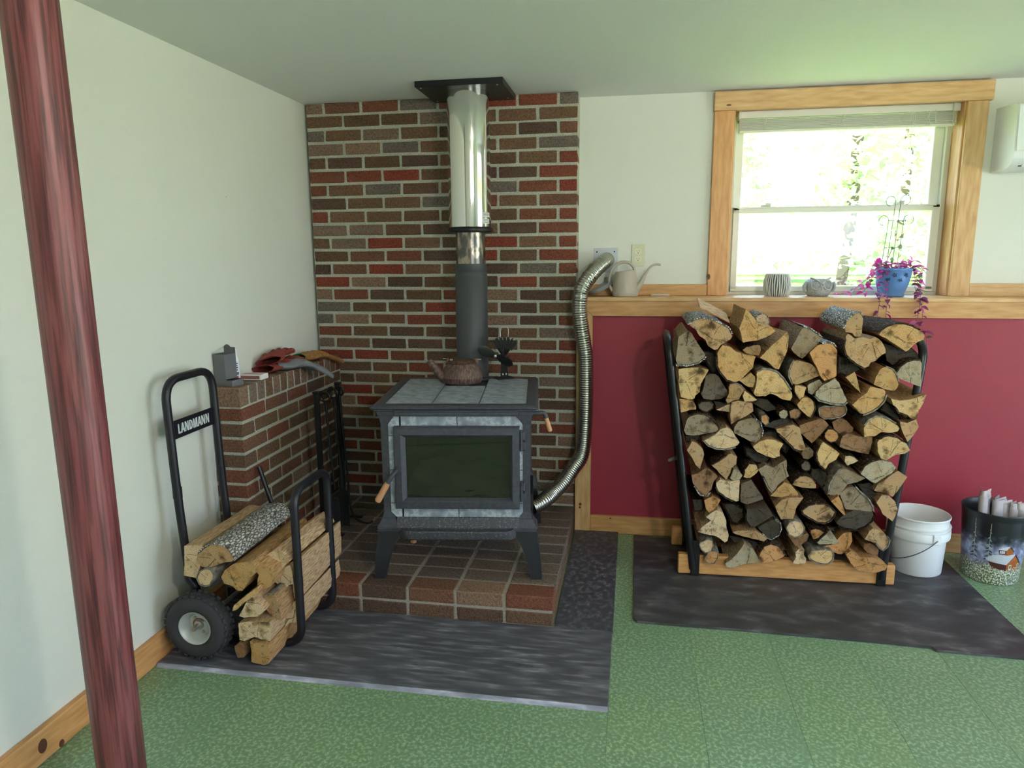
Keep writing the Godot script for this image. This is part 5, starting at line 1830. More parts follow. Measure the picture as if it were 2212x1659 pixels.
	rack_log("pale clean-cut log with a bulge and torn strips, low by the left post", "p", -1, -1, 0.518, 0.390, [2046, 305, 2070, 327, 2097, 344, 2120, 327, 2133, 298, 2137, 262, 2147, 232, 2143, 201, 2132, 193, 2112, 208, 2092, 219, 2044, 226, 2014, 233, 2029, 255, 2050, 275, 2068, 291])
	rack_log("pinkish round branch end, upper one of two by the left post", "p", 0, 8, 0.517, 0.401, [2026, 187, 2051, 201, 2079, 197, 2087, 170, 2076, 138, 2051, 134, 2030, 151, 2021, 175])
	rack_log("small orange round branch end, lowest log by the left post", "o", 0, 8, 0.520, 0.410, [2048, 113, 2061, 139, 2086, 149, 2109, 142, 2107, 114, 2091, 88, 2069, 85, 2052, 95])
	rack_log("silvery ragged triangle with a grey split face, hanging over the beam", "s", -1, -1, 0.518, 0.412, [2218, 188, 2255, 166, 2282, 125, 2286, 102, 2250, 101, 2201, 89, 2171, 74, 2148, 76, 2139, 94, 2163, 111, 2190, 143])
	rack_log("orange half-round log with bark over the top, resting on the beam", "o", 0, 5, 0.525, 0.394, [2280, 155, 2298, 190, 2328, 202, 2361, 194, 2386, 170, 2398, 148, 2365, 130, 2333, 116, 2292, 110, 2280, 134])
	rack_log("flat plank-like log slanting down to the right", "t", -1, -1, 0.513, 0.396, [2166, 237, 2185, 247, 2237, 251, 2262, 252, 2290, 236, 2313, 219, 2300, 206, 2239, 217, 2178, 229])
	rack_log("charcoal-grey log with shaggy bark standing off its left", "k", 6, 8, 0.514, 0.399, [2221, 352, 2273, 358, 2313, 358, 2334, 326, 2303, 303, 2256, 267, 2239, 266, 2216, 295, 2214, 337])
	rack_log("blackened round log with white fungus patches", "k", 2, 8, 0.503, 0.397, [2274, 264, 2306, 287, 2344, 310, 2368, 295, 2375, 264, 2366, 233, 2337, 210, 2315, 215, 2292, 239])
	rack_log("tan log shaped like a fox head with a black hole", "t", -1, -1, 0.513, 0.399, [2340, 370, 2365, 401, 2391, 414, 2425, 419, 2452, 420, 2438, 393, 2426, 366, 2422, 336, 2418, 315, 2397, 314, 2368, 309, 2352, 338])
	rack_log("pale yellow round log with fine radial cracks", "p", 0, 9, 0.526, 0.405, [2386, 277, 2396, 303, 2421, 318, 2452, 309, 2466, 285, 2463, 259, 2446, 240, 2426, 235, 2400, 247])
	rack_log("brown split log below the pale yellow round one", "b", -1, -1, 0.494, 0.399, [2400, 235, 2434, 222, 2463, 236, 2483, 249, 2492, 241, 2486, 213, 2463, 190, 2442, 183])
	rack_log("large oval log with cracked grey and tan face", "t", 0, 12, 0.507, 0.392, [2448, 356, 2474, 384, 2506, 395, 2544, 397, 2575, 380, 2596, 359, 2590, 332, 2578, 310, 2551, 296, 2519, 300, 2481, 320, 2455, 337])
	rack_log("big grey-brown triangle with wavy bark down its right, low in the stack", "r", 2, 6, 0.502, 0.403, [2606, 437, 2630, 467, 2663, 480, 2691, 452, 2720, 428, 2744, 391, 2750, 366, 2727, 364, 2695, 365, 2666, 367, 2635, 368, 2620, 399])
	rack_log("black half-round log with pale lichen spots, below the big grey-brown triangle", "k", 6, 11, 0.507, 0.404, [2596, 309, 2613, 333, 2635, 352, 2665, 368, 2707, 365, 2743, 364, 2756, 353, 2747, 320, 2714, 289, 2675, 273, 2634, 281, 2602, 293])
	rack_log("tan log with a swirling knot, beside the right post", "t", -1, -1, 0.496, 0.400, [2756, 407, 2777, 437, 2808, 436, 2833, 411, 2845, 380, 2838, 348, 2828, 324, 2806, 340, 2784, 356, 2771, 385])
	rack_log("thin orange splinter hanging down in front of the black half-round log", "o", -1, -1, 0.529, 0.395, [2564, 412, 2591, 439, 2600, 425, 2612, 397, 2627, 354, 2621, 351, 2604, 367, 2584, 390])
	rack_log("small orange-tan chip under the large oval log", "o", 0, 3, 0.502, 0.396, [2494, 266, 2515, 275, 2539, 271, 2558, 257, 2541, 235, 2510, 223, 2502, 242])
	rack_log("grey-green triangle in front of the shaded orange log", "s", 0, 2, 0.518, 0.401, [2519, 213, 2542, 247, 2568, 279, 2580, 267, 2601, 236, 2615, 219, 2568, 210, 2532, 206])
	rack_log("shaded smooth orange log behind the grey-green triangle", "o", -1, -1, 0.494, 0.395, [2554, 190, 2591, 202, 2621, 236, 2640, 258, 2669, 260, 2675, 222, 2659, 185, 2634, 159, 2615, 161, 2588, 174])
	rack_log("flat oval yellow log with two pith marks, lying on the beam", "y", 0, 11, 0.528, 0.395, [2484, 158, 2497, 179, 2522, 186, 2557, 193, 2583, 188, 2596, 169, 2594, 143, 2573, 121, 2545, 121, 2511, 130, 2491, 142])
	rack_log("pale torn log with shredded fibres, left of the flat oval log", "p", -1, -1, 0.526, 0.399, [2425, 117, 2437, 145, 2433, 166, 2448, 185, 2470, 183, 2469, 156, 2480, 142, 2479, 121, 2450, 114])
	rack_log("tan knobbly log with a black pit, by the right post", "t", 4, 9, 0.528, 0.391, [2712, 247, 2728, 283, 2745, 299, 2771, 289, 2804, 269, 2816, 251, 2810, 220, 2791, 200, 2771, 211, 2756, 231, 2734, 240])
	rack_log("crumbly rotten brown log under the tan knobbly log", "b", -1, -1, 0.500, 0.404, [2721, 213, 2744, 220, 2765, 210, 2783, 190, 2782, 172, 2764, 166, 2737, 175, 2721, 192])
	rack_log("orange fibrous slab at the lower right corner, hanging over the beam", "o", -1, -1, 0.530, 0.395, [2645, 170, 2662, 189, 2703, 162, 2741, 167, 2781, 158, 2812, 134, 2803, 115, 2773, 101, 2734, 96, 2697, 102, 2666, 130])
	rack_log("added dark filler log set back under the bright yellow log", "k", 0, 7, 0.447, 0.363, [2203, 620, 2243, 615, 2282, 592, 2322, 575, 2307, 541, 2258, 545, 2214, 577])  # dark log added behind the stack so the gap stays dark
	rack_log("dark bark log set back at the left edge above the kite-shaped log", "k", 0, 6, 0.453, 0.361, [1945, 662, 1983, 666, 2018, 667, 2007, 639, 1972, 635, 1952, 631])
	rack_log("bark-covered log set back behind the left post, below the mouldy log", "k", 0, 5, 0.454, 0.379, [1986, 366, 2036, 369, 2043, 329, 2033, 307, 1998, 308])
	rack_log("long added dark filler log behind the charcoal-grey log", "k", 0, 6, 0.454, 0.367, [2121, 352, 2171, 358, 2217, 333, 2225, 291, 2193, 252, 2165, 263])
	rack_log("added dark filler log in the gap under the scratched tan log", "k", 0, 7, 0.453, 0.370, [2567, 1038, 2604, 1032, 2644, 1001, 2673, 976, 2642, 961, 2605, 946, 2569, 959])  # from here to the last rack log: dark fillers added in the gaps
	rack_log("added dark filler log in the gap below the cracked golden log", "k", 0, 8, 0.442, 0.349, [2746, 1090, 2787, 1079, 2828, 1057, 2858, 1072, 2895, 1036, 2844, 1018, 2808, 983, 2766, 1016])
	rack_log("added dark filler log in the gap at right above the wide yellow half-moon", "k", 0, 8, 0.452, 0.361, [2768, 844, 2801, 833, 2820, 796, 2838, 776, 2835, 747, 2810, 766, 2776, 789, 2753, 800])
	rack_log("added dark filler log in the gap left of the two-toned triangle", "k", 0, 7, 0.442, 0.368, [2494, 532, 2536, 534, 2568, 508, 2569, 462, 2545, 442, 2524, 459, 2491, 498])
	rack_log("added dark filler log in the gap above the big grey-brown triangle", "k", 0, 6, 0.439, 0.350, [2689, 466, 2737, 478, 2771, 464, 2763, 433, 2736, 426, 2707, 443])
	rack_log("added dark filler log in the gap between the two upper left half-round logs", "k", 0, 7, 0.456, 0.365, [1994, 1044, 2031, 1053, 2071, 1039, 2070, 994, 2081, 950, 2055, 946, 2034, 979])
	rack_log("added dark filler log in the gap left of the grey-brown quarter log", "k", 0, 7, 0.442, 0.371, [2283, 689, 2339, 700, 2358, 668, 2396, 629, 2384, 595, 2319, 654, 2282, 646])
	rack_log("added dark filler log set back above the tan four-sided log", "k", 0, 11, 0.440, 0.363, [2065, 822, 2111, 814, 2151, 828, 2188, 829, 2235, 842, 2292, 837, 2337, 794, 2295, 783, 2237, 815, 2180, 813, 2084, 786])
	rack_log("added dark filler log in the gap under the large oval log", "k", 0, 8, 0.453, 0.379, [2483, 281, 2521, 268, 2570, 271, 2613, 270, 2615, 243, 2572, 241, 2528, 250, 2490, 251])
	rack_log("added dark filler log in the gap under the slanting plank-like log", "k", 0, 8, 0.447, 0.372, [2160, 194, 2197, 194, 2248, 184, 2305, 173, 2296, 132, 2267, 142, 2232, 165, 2187, 162])
	rack_log("added dark filler log in the gap by the right post under the grey mottled log", "k", 0, 6, 0.445, 0.374, [2697, 463, 2740, 447, 2773, 431, 2776, 396, 2758, 386, 2726, 420])
	cart_log("thick half-round log with white lichen-covered bark, on top of the cart", "t", 1, 8, 1.465, 0.420, [175, 398, 183, 425, 204, 448, 232, 464, 261, 470, 293, 466, 317, 448, 331, 423, 331, 410, 310, 403, 286, 398, 268, 391, 238, 377, 197, 372, 178, 382])
	cart_log("square-cut log with straight rings, against the cart handle", "p", -1, -1, 1.455, 0.420, [122, 442, 156, 448, 195, 449, 182, 366, 164, 327, 116, 333, 122, 374, 122, 421])
	cart_log("small round branch with grey bark, under the lichen-covered log", "p", 0, 9, 1.480, 0.400, [180, 335, 192, 362, 215, 376, 238, 376, 253, 359, 248, 338, 233, 313, 212, 307, 190, 313])
	cart_log("wide flat golden log in the middle of the cart", "g", -1, -1, 1.460, 0.420, [265, 339, 282, 366, 323, 395, 398, 411, 405, 384, 398, 360, 373, 342, 356, 308, 340, 288, 321, 286, 305, 302, 272, 311])
	cart_log("upright golden log with a shredded top, right of the wide flat one", "g", -1, -1, 1.440, 0.420, [390, 395, 411, 394, 438, 375, 454, 367, 454, 336, 442, 304, 417, 291, 396, 296, 394, 327, 400, 346, 391, 357])
	cart_log("bright square-edged log lying highest behind the front hoop", "p", -1, -1, 1.375, 0.400, [392, 390, 434, 418, 462, 409, 485, 372, 443, 335, 423, 346, 406, 369])
	cart_log("pinkish three-sided log below the bright square-edged one", "p", -1, -1, 1.350, 0.360, [403, 287, 432, 321, 471, 348, 479, 309, 482, 272, 465, 268, 445, 248, 420, 270])
	cart_log("half-round log with curved bark back, right side of the cart at half height", "t", 0, 3, 1.430, 0.420, [394, 234, 405, 258, 429, 276, 452, 273, 460, 239, 468, 201, 473, 170, 453, 173, 423, 192, 401, 214])
	cart_log("pale speckled triangle log in the cart above the wide block", "p", -1, -1, 1.470, 0.400, [331, 198, 352, 236, 374, 279, 386, 275, 408, 251, 429, 224, 398, 199, 348, 193])
	cart_log("thin yellow board slanting up over the cart wheel side", "y", -1, -1, 1.475, 0.380, [308, 217, 316, 241, 358, 275, 410, 315, 414, 295, 356, 254, 328, 226])
	cart_log("wide pinkish block, second log from the bottom of the cart", "p", -1, -1, 1.470, 0.420, [324, 168, 350, 176, 444, 181, 445, 155, 443, 108, 422, 109, 382, 120, 344, 102, 325, 105])
	cart_log("square yellow-brown block, lowest large log of the cart", "g", -1, -1, 1.480, 0.420, [367, 104, 443, 106, 446, 70, 437, 27, 416, 18, 366, 22, 370, 62])
	cart_log("small brown corner piece, lowest log beside the tyre", "b", -1, -1, 1.470, 0.300, [302, 77, 325, 95, 339, 75, 341, 43, 332, 32, 308, 28, 302, 50])
	cart_log("thin pinkish wedge on the right end of the wide block", "p", -1, -1, 1.360, 0.340, [382, 115, 394, 131, 434, 124, 478, 138, 416, 72, 399, 92])
	cart_log("long pale log with broad split side facing the front hoop", "p", -1, -1, 1.335, 0.380, [466, 346, 486, 363, 505, 370, 504, 280, 502, 215, 478, 208, 473, 261, 471, 301])
	cart_log("long tan log low behind the front hoop", "p", -1, -1, 1.345, 0.360, [474, 196, 507, 215, 509, 164, 504, 128, 477, 115, 425, 111, 426, 122])


# ------------------------------------------------------------------ smaller things
func bend(b: MB, how: Callable) -> void:
	for i in b.v.size():
		b.v[i] = how.call(b.v[i])
	# fresh flat-ish normals from the bent faces, blended with the old ones
	for i in range(0, b.v.size(), 3):
		var g := -(b.v[i + 1] - b.v[i]).cross(b.v[i + 2] - b.v[i]).normalized()
		for k in 3:
			b.n[i + k] = (b.n[i + k] + g * 0.6).normalized()


func pole() -> void:
	var b := mb(V(0.549, 0.0, 2.33))
	var path := PackedVector3Array()
	for i in 12:
		path.append(V(0, 0.008 + (CEIL - 0.016) * i / 11.0, 0))
	b.tube(path, 0.0508, 40)
	var p := thing("support_pole", "dark red primed steel support pole with scuffs, from floor to ceiling at the left", "pole", Vector3())
	put(b, "pole", M.primer, p)
	b = mb(V(0.549, 0.0, 2.33))
	b.box(V(0, 0.004, 0), V(0.15, 0.008, 0.15), 0.002)
	b.box(V(0, CEIL - 0.0045, 0), V(0.15, 0.008, 0.15), 0.002)
	put(b, "end_plate", M.primer, p)


func air_unit() -> void:
	var a := thing("air_unit", "white wall air conditioner with a curved lower edge, right of the window", "air conditioner", Vector3())
	var b := mb()
	var P := PackedVector2Array([V2(-0.139, 1.829), V2(-0.139, 2.115), V2(0.03, 2.108), V2(0.046, 2.100)])
	for i in 9:
		var t := float(i) / 8.0
		P.append(V2(0.063 - 0.085 * t * t, 1.895 - 0.066 * sin(t * PI / 2)))
	b.prism_x(P, 3.338, 4.13)
	put(b, "body", M.white_plastic, a)
	b = mb()
	b.prism_x(PackedVector2Array([V2(0.046, 1.900), V2(0.046, 2.095), V2(0.054, 2.098), V2(0.058, 2.09), V2(0.071, 1.905), V2(0.066, 1.900)]), 3.344, 4.12)
	put(b, "front_panel", M.white_plastic, a)
	b = mb()
	b.prism_x(PackedVector2Array([V2(0.055, 1.882), V2(0.060, 1.884), V2(0.030, 1.838), V2(0.025, 1.840)]), 3.375, 4.10)
	put(b, "air_slot", M.black, a)
	b = mb()
	b.prism_x(PackedVector2Array([V2(0.059, 1.884), V2(0.0645, 1.884), V2(0.036, 1.836), V2(0.030, 1.839)]), 3.387, 4.09)
	put(b, "flap", M.white_plastic, a)


func buckets() -> void:
	var w := thing("plastic_bucket", "empty white plastic bucket with a wire handle beside the log rack", "bucket", V(3.03, 0.0116, 0.25))
	var b := mb()
	b.lathe([Vector2(0.0, 0.0), Vector2(0.106, 0.0), Vector2(0.110, 0.004), Vector2(0.118, 0.165), Vector2(0.119, 0.172), Vector2(0.131, 0.172), Vector2(0.132, 0.176), Vector2(0.132, 0.208), Vector2(0.130, 0.211), Vector2(0.121, 0.212), Vector2(0.121, 0.222), Vector2(0.132, 0.223), Vector2(0.1325, 0.227), Vector2(0.122, 0.230), Vector2(0.1235, 0.262), Vector2(0.127, 0.264), Vector2(0.128, 0.270), Vector2(0.1255, 0.273), Vector2(0.1215, 0.271), Vector2(0.119, 0.255), Vector2(0.108, 0.010), Vector2(0.0, 0.008)], 64)
	put(b, "body", M.white_plastic, w)
	var a := 0.25
	b = mb(V(sin(a) * 0.1325, 0.188, cos(a) * 0.1325), Basis.from_euler(V(0, a, 0)))
	b.box(V(0, 0.002, 0), V(0.036, 0.046, 0.008), 0.003)
	put(b, "ear", M.white_plastic, w)
	b = mb()
	var pts := []
	for i in 13:
		var t := float(i) / 12.0
		var an := a - t * PI
		pts.append(V(sin(an) * (0.139 + 0.010 * sin(t * PI)), 0.188 - 0.118 * sin(t * PI), cos(an) * (0.139 + 0.010 * sin(t * PI))))
	b.tube(smooth_path(pts, 4), 0.0022, 8)
	put(b, "wire_handle", mat("grey_wire", "6d6a70", 0.4, 0.6), w)

	var p := thing("painted_pail", "dark pail painted with a snowy cabin and fir trees, full of newspapers", "pail", V(3.345, 0.0, 0.26))
	b = mb()
	b.lathe([Vector2(0.108, 0.002), Vector2(0.112, 0.012), Vector2(0.131, 0.300)], 72, -2.2, 2.6)
	put(b, "painted_wall", pail_paint(), p)
	b = mb()
	b.lathe([Vector2(0.0, 0.0), Vector2(0.107, 0.0), Vector2(0.1075, 0.003)], 64)
	b.lathe([Vector2(0.131, 0.300), Vector2(0.132, 0.302), Vector2(0.1335, 0.322), Vector2(0.136, 0.328), Vector2(0.134, 0.332), Vector2(0.130, 0.328), Vector2(0.128, 0.30), Vector2(0.106, 0.006), Vector2(0.0, 0.005)], 64)
	b.lathe([Vector2(0.108, 0.002), Vector2(0.112, 0.012), Vector2(0.131, 0.300)], 24, 2.6, TAU - 2.2)
	put(b, "rim", mat("pail_black", "232427", 0.4), p)
	# newspapers stand folded in the pail
	var spots := [["thick folded newspaper curled into a roll at the left of the pail", -0.070, 0.030, 0.95, 0.105, 0.075], ["folded newspaper with a wide open curve in the middle of the pail", -0.012, 0.030, 0.75, 0.075, 0.085], ["folded newspaper pressed flat behind the one with the open curve", 0.028, 0.012, 0.62, 0.065, 0.06], ["bundle of thin folded sheets at the right side of the pail", 0.062, 0.028, 0.55, 0.055, 0.07], ["narrow pinkish folded paper nearest the right rim of the pail", 0.092, 0.030, 0.50, 0.050, 0.05]]
	for q in spots:
		var t := thing("newspaper", q[0], "newspaper", V(3.345 + q[1], 0.16, 0.26 + q[2]), q[3], "newspapers in the painted pail")
		for s in 5:
			b = mb()
			var rows := []
			var back := []
			var h: float = 0.145 + q[4] - 0.006 * absf(s - 2.0) + 0.010 * sin(s * 2.1 + q[1] * 40.0)
			for i in 10:
				var y := h * i / 9.0
				var row := []
				var rowb := []
				for j in 15:
					var u := float(j) / 14.0 * 2.0 - 1.0
					var l: float = q[5]
					var x := -0.034 + l * absf(u) * (1.0 - 0.15 * s * 0.3)
					var zz := signf(u) * (0.005 + 0.0028 * s) * minf(1.0, absf(u) * 4.0) + 0.012 * sin(y * 18.0 + u) * absf(u) * (1.0 - i / 20.0)
					zz += 0.010 * u * u * signf(u)
					row.append(V(x, y, zz))
					rowb.append(V(x, y, zz + 0.0006))
				rows.append(row)
				back.append(rowb)
			b.grid(rows, false, false)
			b.grid(back, false, true)
			put(b, "sheet", M["paper_%d" % (s % 3)], t)


func poly_fill(im: Image, pts: Array, col: Color, jit := 0.0) -> void:
	var P := PackedVector2Array(pts)
	var r := Rect2(P[0], Vector2())
	for p in P:
		r = r.expand(p)
	for y in range(maxi(0, int(r.position.y)), mini(im.get_height() - 1, int(r.end.y)) + 1):
		for x in range(maxi(0, int(r.position.x)), mini(im.get_width() - 1, int(r.end.x)) + 1):
			if Geometry2D.is_point_in_polygon(Vector2(x, y), P):
				var c := col
				if jit > 0.0:
					var k := 1.0 + rng.randf_range(-jit, jit)
					c = Color(clampf(col.r * k, 0, 1), clampf(col.g * k, 0, 1), clampf(col.b * k, 0, 1))
				im.set_pixel(x, y, c)


func pail_paint() -> StandardMaterial3D:
	var N := 640
	var H := 256
	var im := Image.create(N, H, false, Image.FORMAT_RGB8)
	var f := noise(91, 0.02, 5)
	var g := noise(92, 0.10, 3)
	for y in H:
		for x in N:
			var t := float(y) / H
			var c := Color(0.13, 0.135, 0.15)
			var cl := f.get_noise_2d(x, y * 1.6)
			var k := clampf((t - 0.24 - 0.14 * cl) * 5.0, 0.0, 1.0)
			c = c.lerp(Color(0.66, 0.70, 0.82).lerp(Color(0.45, 0.44, 0.58), clampf(0.5 + 1.5 * f.get_noise_2d(x + 300, y), 0, 1)), k)
			var low := clampf((t - 0.62 - 0.08 * f.get_noise_2d(x * 0.5, 10.0)) * 9.0, 0.0, 1.0)
			var spk := g.get_noise_2d(x, y)
			var bush := Color(0.30, 0.31, 0.24).lerp(Color(0.88, 0.90, 0.88), clampf(spk * 2.6 + 0.35, 0, 1))
			if spk < -0.18:
				bush = Color(0.42, 0.45, 0.16)
			c = c.lerp(bush, low)
			im.set_pixel(x, y, c)
	# the lathe runs from -2.2 to 2.6 rad; texture x for an angle
	var X := func(a: float) -> float: return (a + 2.2) / 4.8 * N
	var c0 := -0.02
	# fir trees
	for t in [[c0 - 0.52, 20.0, 150.0, Color(0.10, 0.22, 0.20)], [c0 + 0.76, 40.0, 170.0, Color(0.20, 0.34, 0.62)], [c0 - 1.0, 10.0, 150.0, Color(0.16, 0.2, 0.12)]]:
		var cx: float = X.call(t[0])
		for i in 13:
			var yy: float = lerpf(t[1], t[2], i / 12.0)
			var hw := 2.0 + 1.45 * i
			for s in [-1.0, 1.0]:
				poly_fill(im, [V2(cx, yy - 3), V2(cx + s * hw, yy + 5), V2(cx + s * hw * 0.9, yy + 8), V2(cx, yy + 3)], t[3] if (i + int(s)) % 3 else t[3].lerp(Color(0.85, 0.9, 0.95), 0.65), 0.2)
		poly_fill(im, [V2(cx - 1, t[1] - 10), V2(cx + 1, t[1] - 10), V2(cx + 1, t[2] + 6), V2(cx - 1, t[2] + 6)], Color(0.75, 0.75, 0.65))
	# cabin: long snowy roof, orange gable end, small upper room
	var a0: float = X.call(c0 - 0.60)
	var a1: float = X.call(c0 + 0.10)
	var a2: float = X.call(c0 + 0.38)
	var a3: float = X.call(c0 + 0.66)
	var wall := Color(0.66, 0.36, 0.14)
	poly_fill(im, [V2(a0 + 10, 158), V2(a1, 166), V2(a1, 192), V2(a0 + 30, 184)], Color(0.30, 0.14, 0.12), 0.3)
	poly_fill(im, [V2(a1, 166), V2(a2, 128), V2(a3, 166), V2(a3 - 2, 190), V2(a1, 194)], wall, 0.25)
	poly_fill(im, [V2(a0, 152), V2(a0 + 28, 132), V2(a2, 124), V2(a1 - 2, 168), V2(a0 + 12, 160)], Color(0.78, 0.80, 0.84), 0.06)
	poly_fill(im, [V2(a2, 123), V2(a3 + 6, 168), V2(a3 + 2, 171), V2(a2 - 2, 130)], Color(0.20, 0.12, 0.10))
	var b0: float = X.call(c0 - 0.24)
	var b1: float = X.call(c0 + 0.02)
	var b2: float = X.call(c0 + 0.14)
	var b3: float = X.call(c0 + 0.27)
	poly_fill(im, [V2(b0 + 2, 108), V2(b1, 108), V2(b1, 128), V2(b0 + 4, 126)], Color(0.42, 0.26, 0.16), 0.2)
	poly_fill(im, [V2(b1, 110), V2(b2, 94), V2(b3, 112), V2(b3, 124), V2(b1, 130)], wall, 0.25)
	poly_fill(im, [V2(b0, 107), V2(b0 + 20, 97), V2(b2, 92), V2(b1 - 1, 110)], Color(0.82, 0.84, 0.88), 0.05)
	poly_fill(im, [V2(b2, 91), V2(b3 + 4, 113), V2(b3 + 1, 115), V2(b2 - 2, 96)], Color(0.15, 0.10, 0.10))
	for k in 4:
		var x0 := b0 + 8 + k * 5.5
		poly_fill(im, [V2(x0, 112), V2(x0 + 4, 112), V2(x0 + 4, 122), V2(x0, 122)], Color(0.85, 0.88, 0.95))
	for q in [[a1 + 12, 168.0], [a3 - 18, 164.0]]:
		poly_fill(im, [V2(q[0], q[1]), V2(q[0] + 12, q[1]), V2(q[0] + 12, q[1] + 20), V2(q[0], q[1] + 20)], Color(0.92, 0.90, 0.80))
		poly_fill(im, [V2(q[0] + 3, q[1] + 3), V2(q[0] + 9, q[1] + 3), V2(q[0] + 9, q[1] + 17), V2(q[0] + 3, q[1] + 17)], Color(0.22, 0.22, 0.26))
	# a bird, snowy bushes before the wall
	for s in [-1.0, 1.0]:
		var bx: float = X.call(c0 + 0.16)
		poly_fill(im, [V2(bx, 78), V2(bx + s * 12, 74), V2(bx + s * 13, 76), V2(bx, 80)], Color(0.15, 0.15, 0.18))
	for i in 900:
		var x := rng.randf_range(a0 - 60, a3 + 90)
		var y := 184.0 + absf(rng.randfn(0.0, 1.0)) * 26.0 + 6.0 * sin(x * 0.05)
		if y < H - 3:
			var c: Color = [Color(0.93, 0.94, 0.92), Color(0.80, 0.83, 0.80), Color(0.35, 0.33, 0.36), Color(0.50, 0.52, 0.22), Color(0.95, 0.95, 0.95)][rng.randi_range(0, 4)]
			im.fill_rect(Rect2i(int(x), int(y), rng.randi_range(2, 4), rng.randi_range(1, 3)), c)
	im.flip_y()
	var m := mat("pail_paint", "ffffff", 0.35)
	m.albedo_texture = ImageTexture.create_from_image(im)
	m.uv1_scale = Vector3(1.0, 1.0 / 0.30, 1.0)
	m.texture_repeat = false
	return m


func sill_things() -> void:
	var y := 1.2562
	# watering can
	var w := thing("watering_can", "taupe plastic watering can with a long curved spout on the shelf", "watering can", V(1.661, y, -0.052))
	var b := mb()
	b.lathe([Vector2(0.0, 0.0), Vector2(0.062, 0.0), Vector2(0.0655, 0.004), Vector2(0.0665, 0.024), Vector2(0.0652, 0.026), Vector2(0.0645, 0.030), Vector2(0.060, 0.075), Vector2(0.0515, 0.122), Vector2(0.048, 0.128), Vector2(0.044, 0.126), Vector2(0.058, 0.06), Vector2(0.0, 0.01)], 40, 0.0, TAU, 0.6, func(p: Vector3) -> Vector3: return p + V(0, p.x * 0.10 * clampf((p.y - 0.08) / 0.05, 0.0, 1.0), 0))
	put(b, "body", M.taupe, w)
	b = mb()
	b.tube(smooth_path([V(0.046, 0.118, 0), V(0.038, 0.150, 0), V(0.012, 0.170, 0), V(-0.025, 0.170, 0), V(-0.062, 0.142, 0), V(-0.080, 0.095, 0), V(-0.078, 0.055, 0), V(-0.060, 0.020, 0)], 6), 0.0075, 12)
	put(b, "handle", M.taupe, w)
	b = mb()
	var sp := smooth_path([V(0.052, 0.030, 0), V(0.075, 0.062, 0), V(0.096, 0.105, 0), V(0.122, 0.145, 0), V(0.150, 0.160, 0), V(0.174, 0.158, 0)], 6)
	var rr := []
	for i in sp.size():
		rr.append(lerpf(0.020, 0.0055, clampf(i / 15.0, 0.0, 1.0)))
	b.tube(sp, rr, 14)
	put(b, "spout", M.taupe, w)
	# fluted tin leaning against the wall
	var t := thing("fluted_tin", "pale fluted metal flan tin leaning behind the silver hose", "tin", V(1.535, y + 0.042, -0.085))
	b = mb(Vector3(), Basis.from_euler(V(0.30, 0.0, 0.42)))
	var flute := func(p: Vector3) -> Vector3:
		var l := Vector2(p.x, p.z).length()
		if l < 0.055:
			return p
		var s := 1.0 + 0.018 * sin(atan2(p.x, p.z) * 36.0)
		return V(p.x * s, p.y, p.z * s)
	b.lathe([Vector2(0.0, 0.0), Vector2(0.064, 0.0), Vector2(0.0655, 0.002), Vector2(0.073, 0.022), Vector2(0.0735, 0.023), Vector2(0.0725, 0.023), Vector2(0.063, 0.002), Vector2(0.0, 0.001)], 144, 0.0, TAU, 0.6, flute)
	put(b, "tin", M.galv, t)
	# wall socket
	var o := thing("wall_outlet", "ivory double power outlet on the wall above the shelf", "outlet", V(1.723, 1.462, -0.14))
	b = mb()
	b.box(V(0, 0, 0.0025), V(0.068, 0.113, 0.005), 0.002)
	put(b, "cover_plate", M.ivory, o)
	for s in [0.0195, -0.0195]:
		b = mb(V(0, s, 0.005))
		var P := PackedVector2Array()
		for i in 24:
			var a := TAU * i / 24
			P.append(V2(clampf(cos(a) * 0.018, -0.0165, 0.0165), clampf(sin(a) * 0.018, -0.0138, 0.0138)))
		b.prism(P, -0.002, 0.0012)
		var sk := put(b, "socket", tinted("ivory", "ivory_light", "e0ddc6") if not M.has("ivory_light") else M.ivory_light, o)
		b = mb(V(0, s, 0.0062))
		b.box(V(-0.006, 0.003, 0), V(0.0016, 0.007, 0.0006), 0.0001)
		b.box(V(0.006, 0.003, 0), V(0.0016, 0.0085, 0.0006), 0.0001)
		b.box(V(0, -0.0075, 0), V(0.0042, 0.0046, 0.0006), 0.0002)
		put(b, "slot", M.black, sk)
	b = mb(V(0, 0, 0.005), Basis(V(1, 0, 0), V(0, 0, 1), V(0, -1, 0)))
	b.lathe([Vector2(0.0, -0.001), Vector2(0.002, -0.0006), Vector2(0.0026, 0.0), Vector2(0.0, 0.0)], 10)
	put(b, "screw", M.ivory, o)
	# clear dish
	var cm := mat("clear_plastic", Color(0.95, 0.93, 0.9, 0.25), 0.15)
	cm.transparency = BaseMaterial3D.TRANSPARENCY_ALPHA
	b = mb()
	b.box(V(1.838, y + 0.0075, -0.055), V(0.095, 0.014, 0.06), 0.005)
	tag(put(b, "clear_dish", cm), "small clear plastic dish lying on the shelf under the outlet", "dish")
	# ribbed pot
	var r := thing("ribbed_pot", "round grey and white ribbed pot, leftmost on the window sill", "pot", V(2.412, y, -0.115))
	var prof := [Vector2(0.046, 0.0), Vector2(0.053, 0.004), Vector2(0.061, 0.030), Vector2(0.0635, 0.055), Vector2(0.061, 0.082), Vector2(0.055, 0.104), Vector2(0.053, 0.108)]
	b = mb()
	b.lathe([Vector2(0.0, 0.0)] + prof + [Vector2(0.049, 0.109), Vector2(0.047, 0.10), Vector2(0.054, 0.055), Vector2(0.0, 0.02)], 48)
	put(b, "body", mat("pot_grey", "5f6064", 0.9), r)
	b = mb()
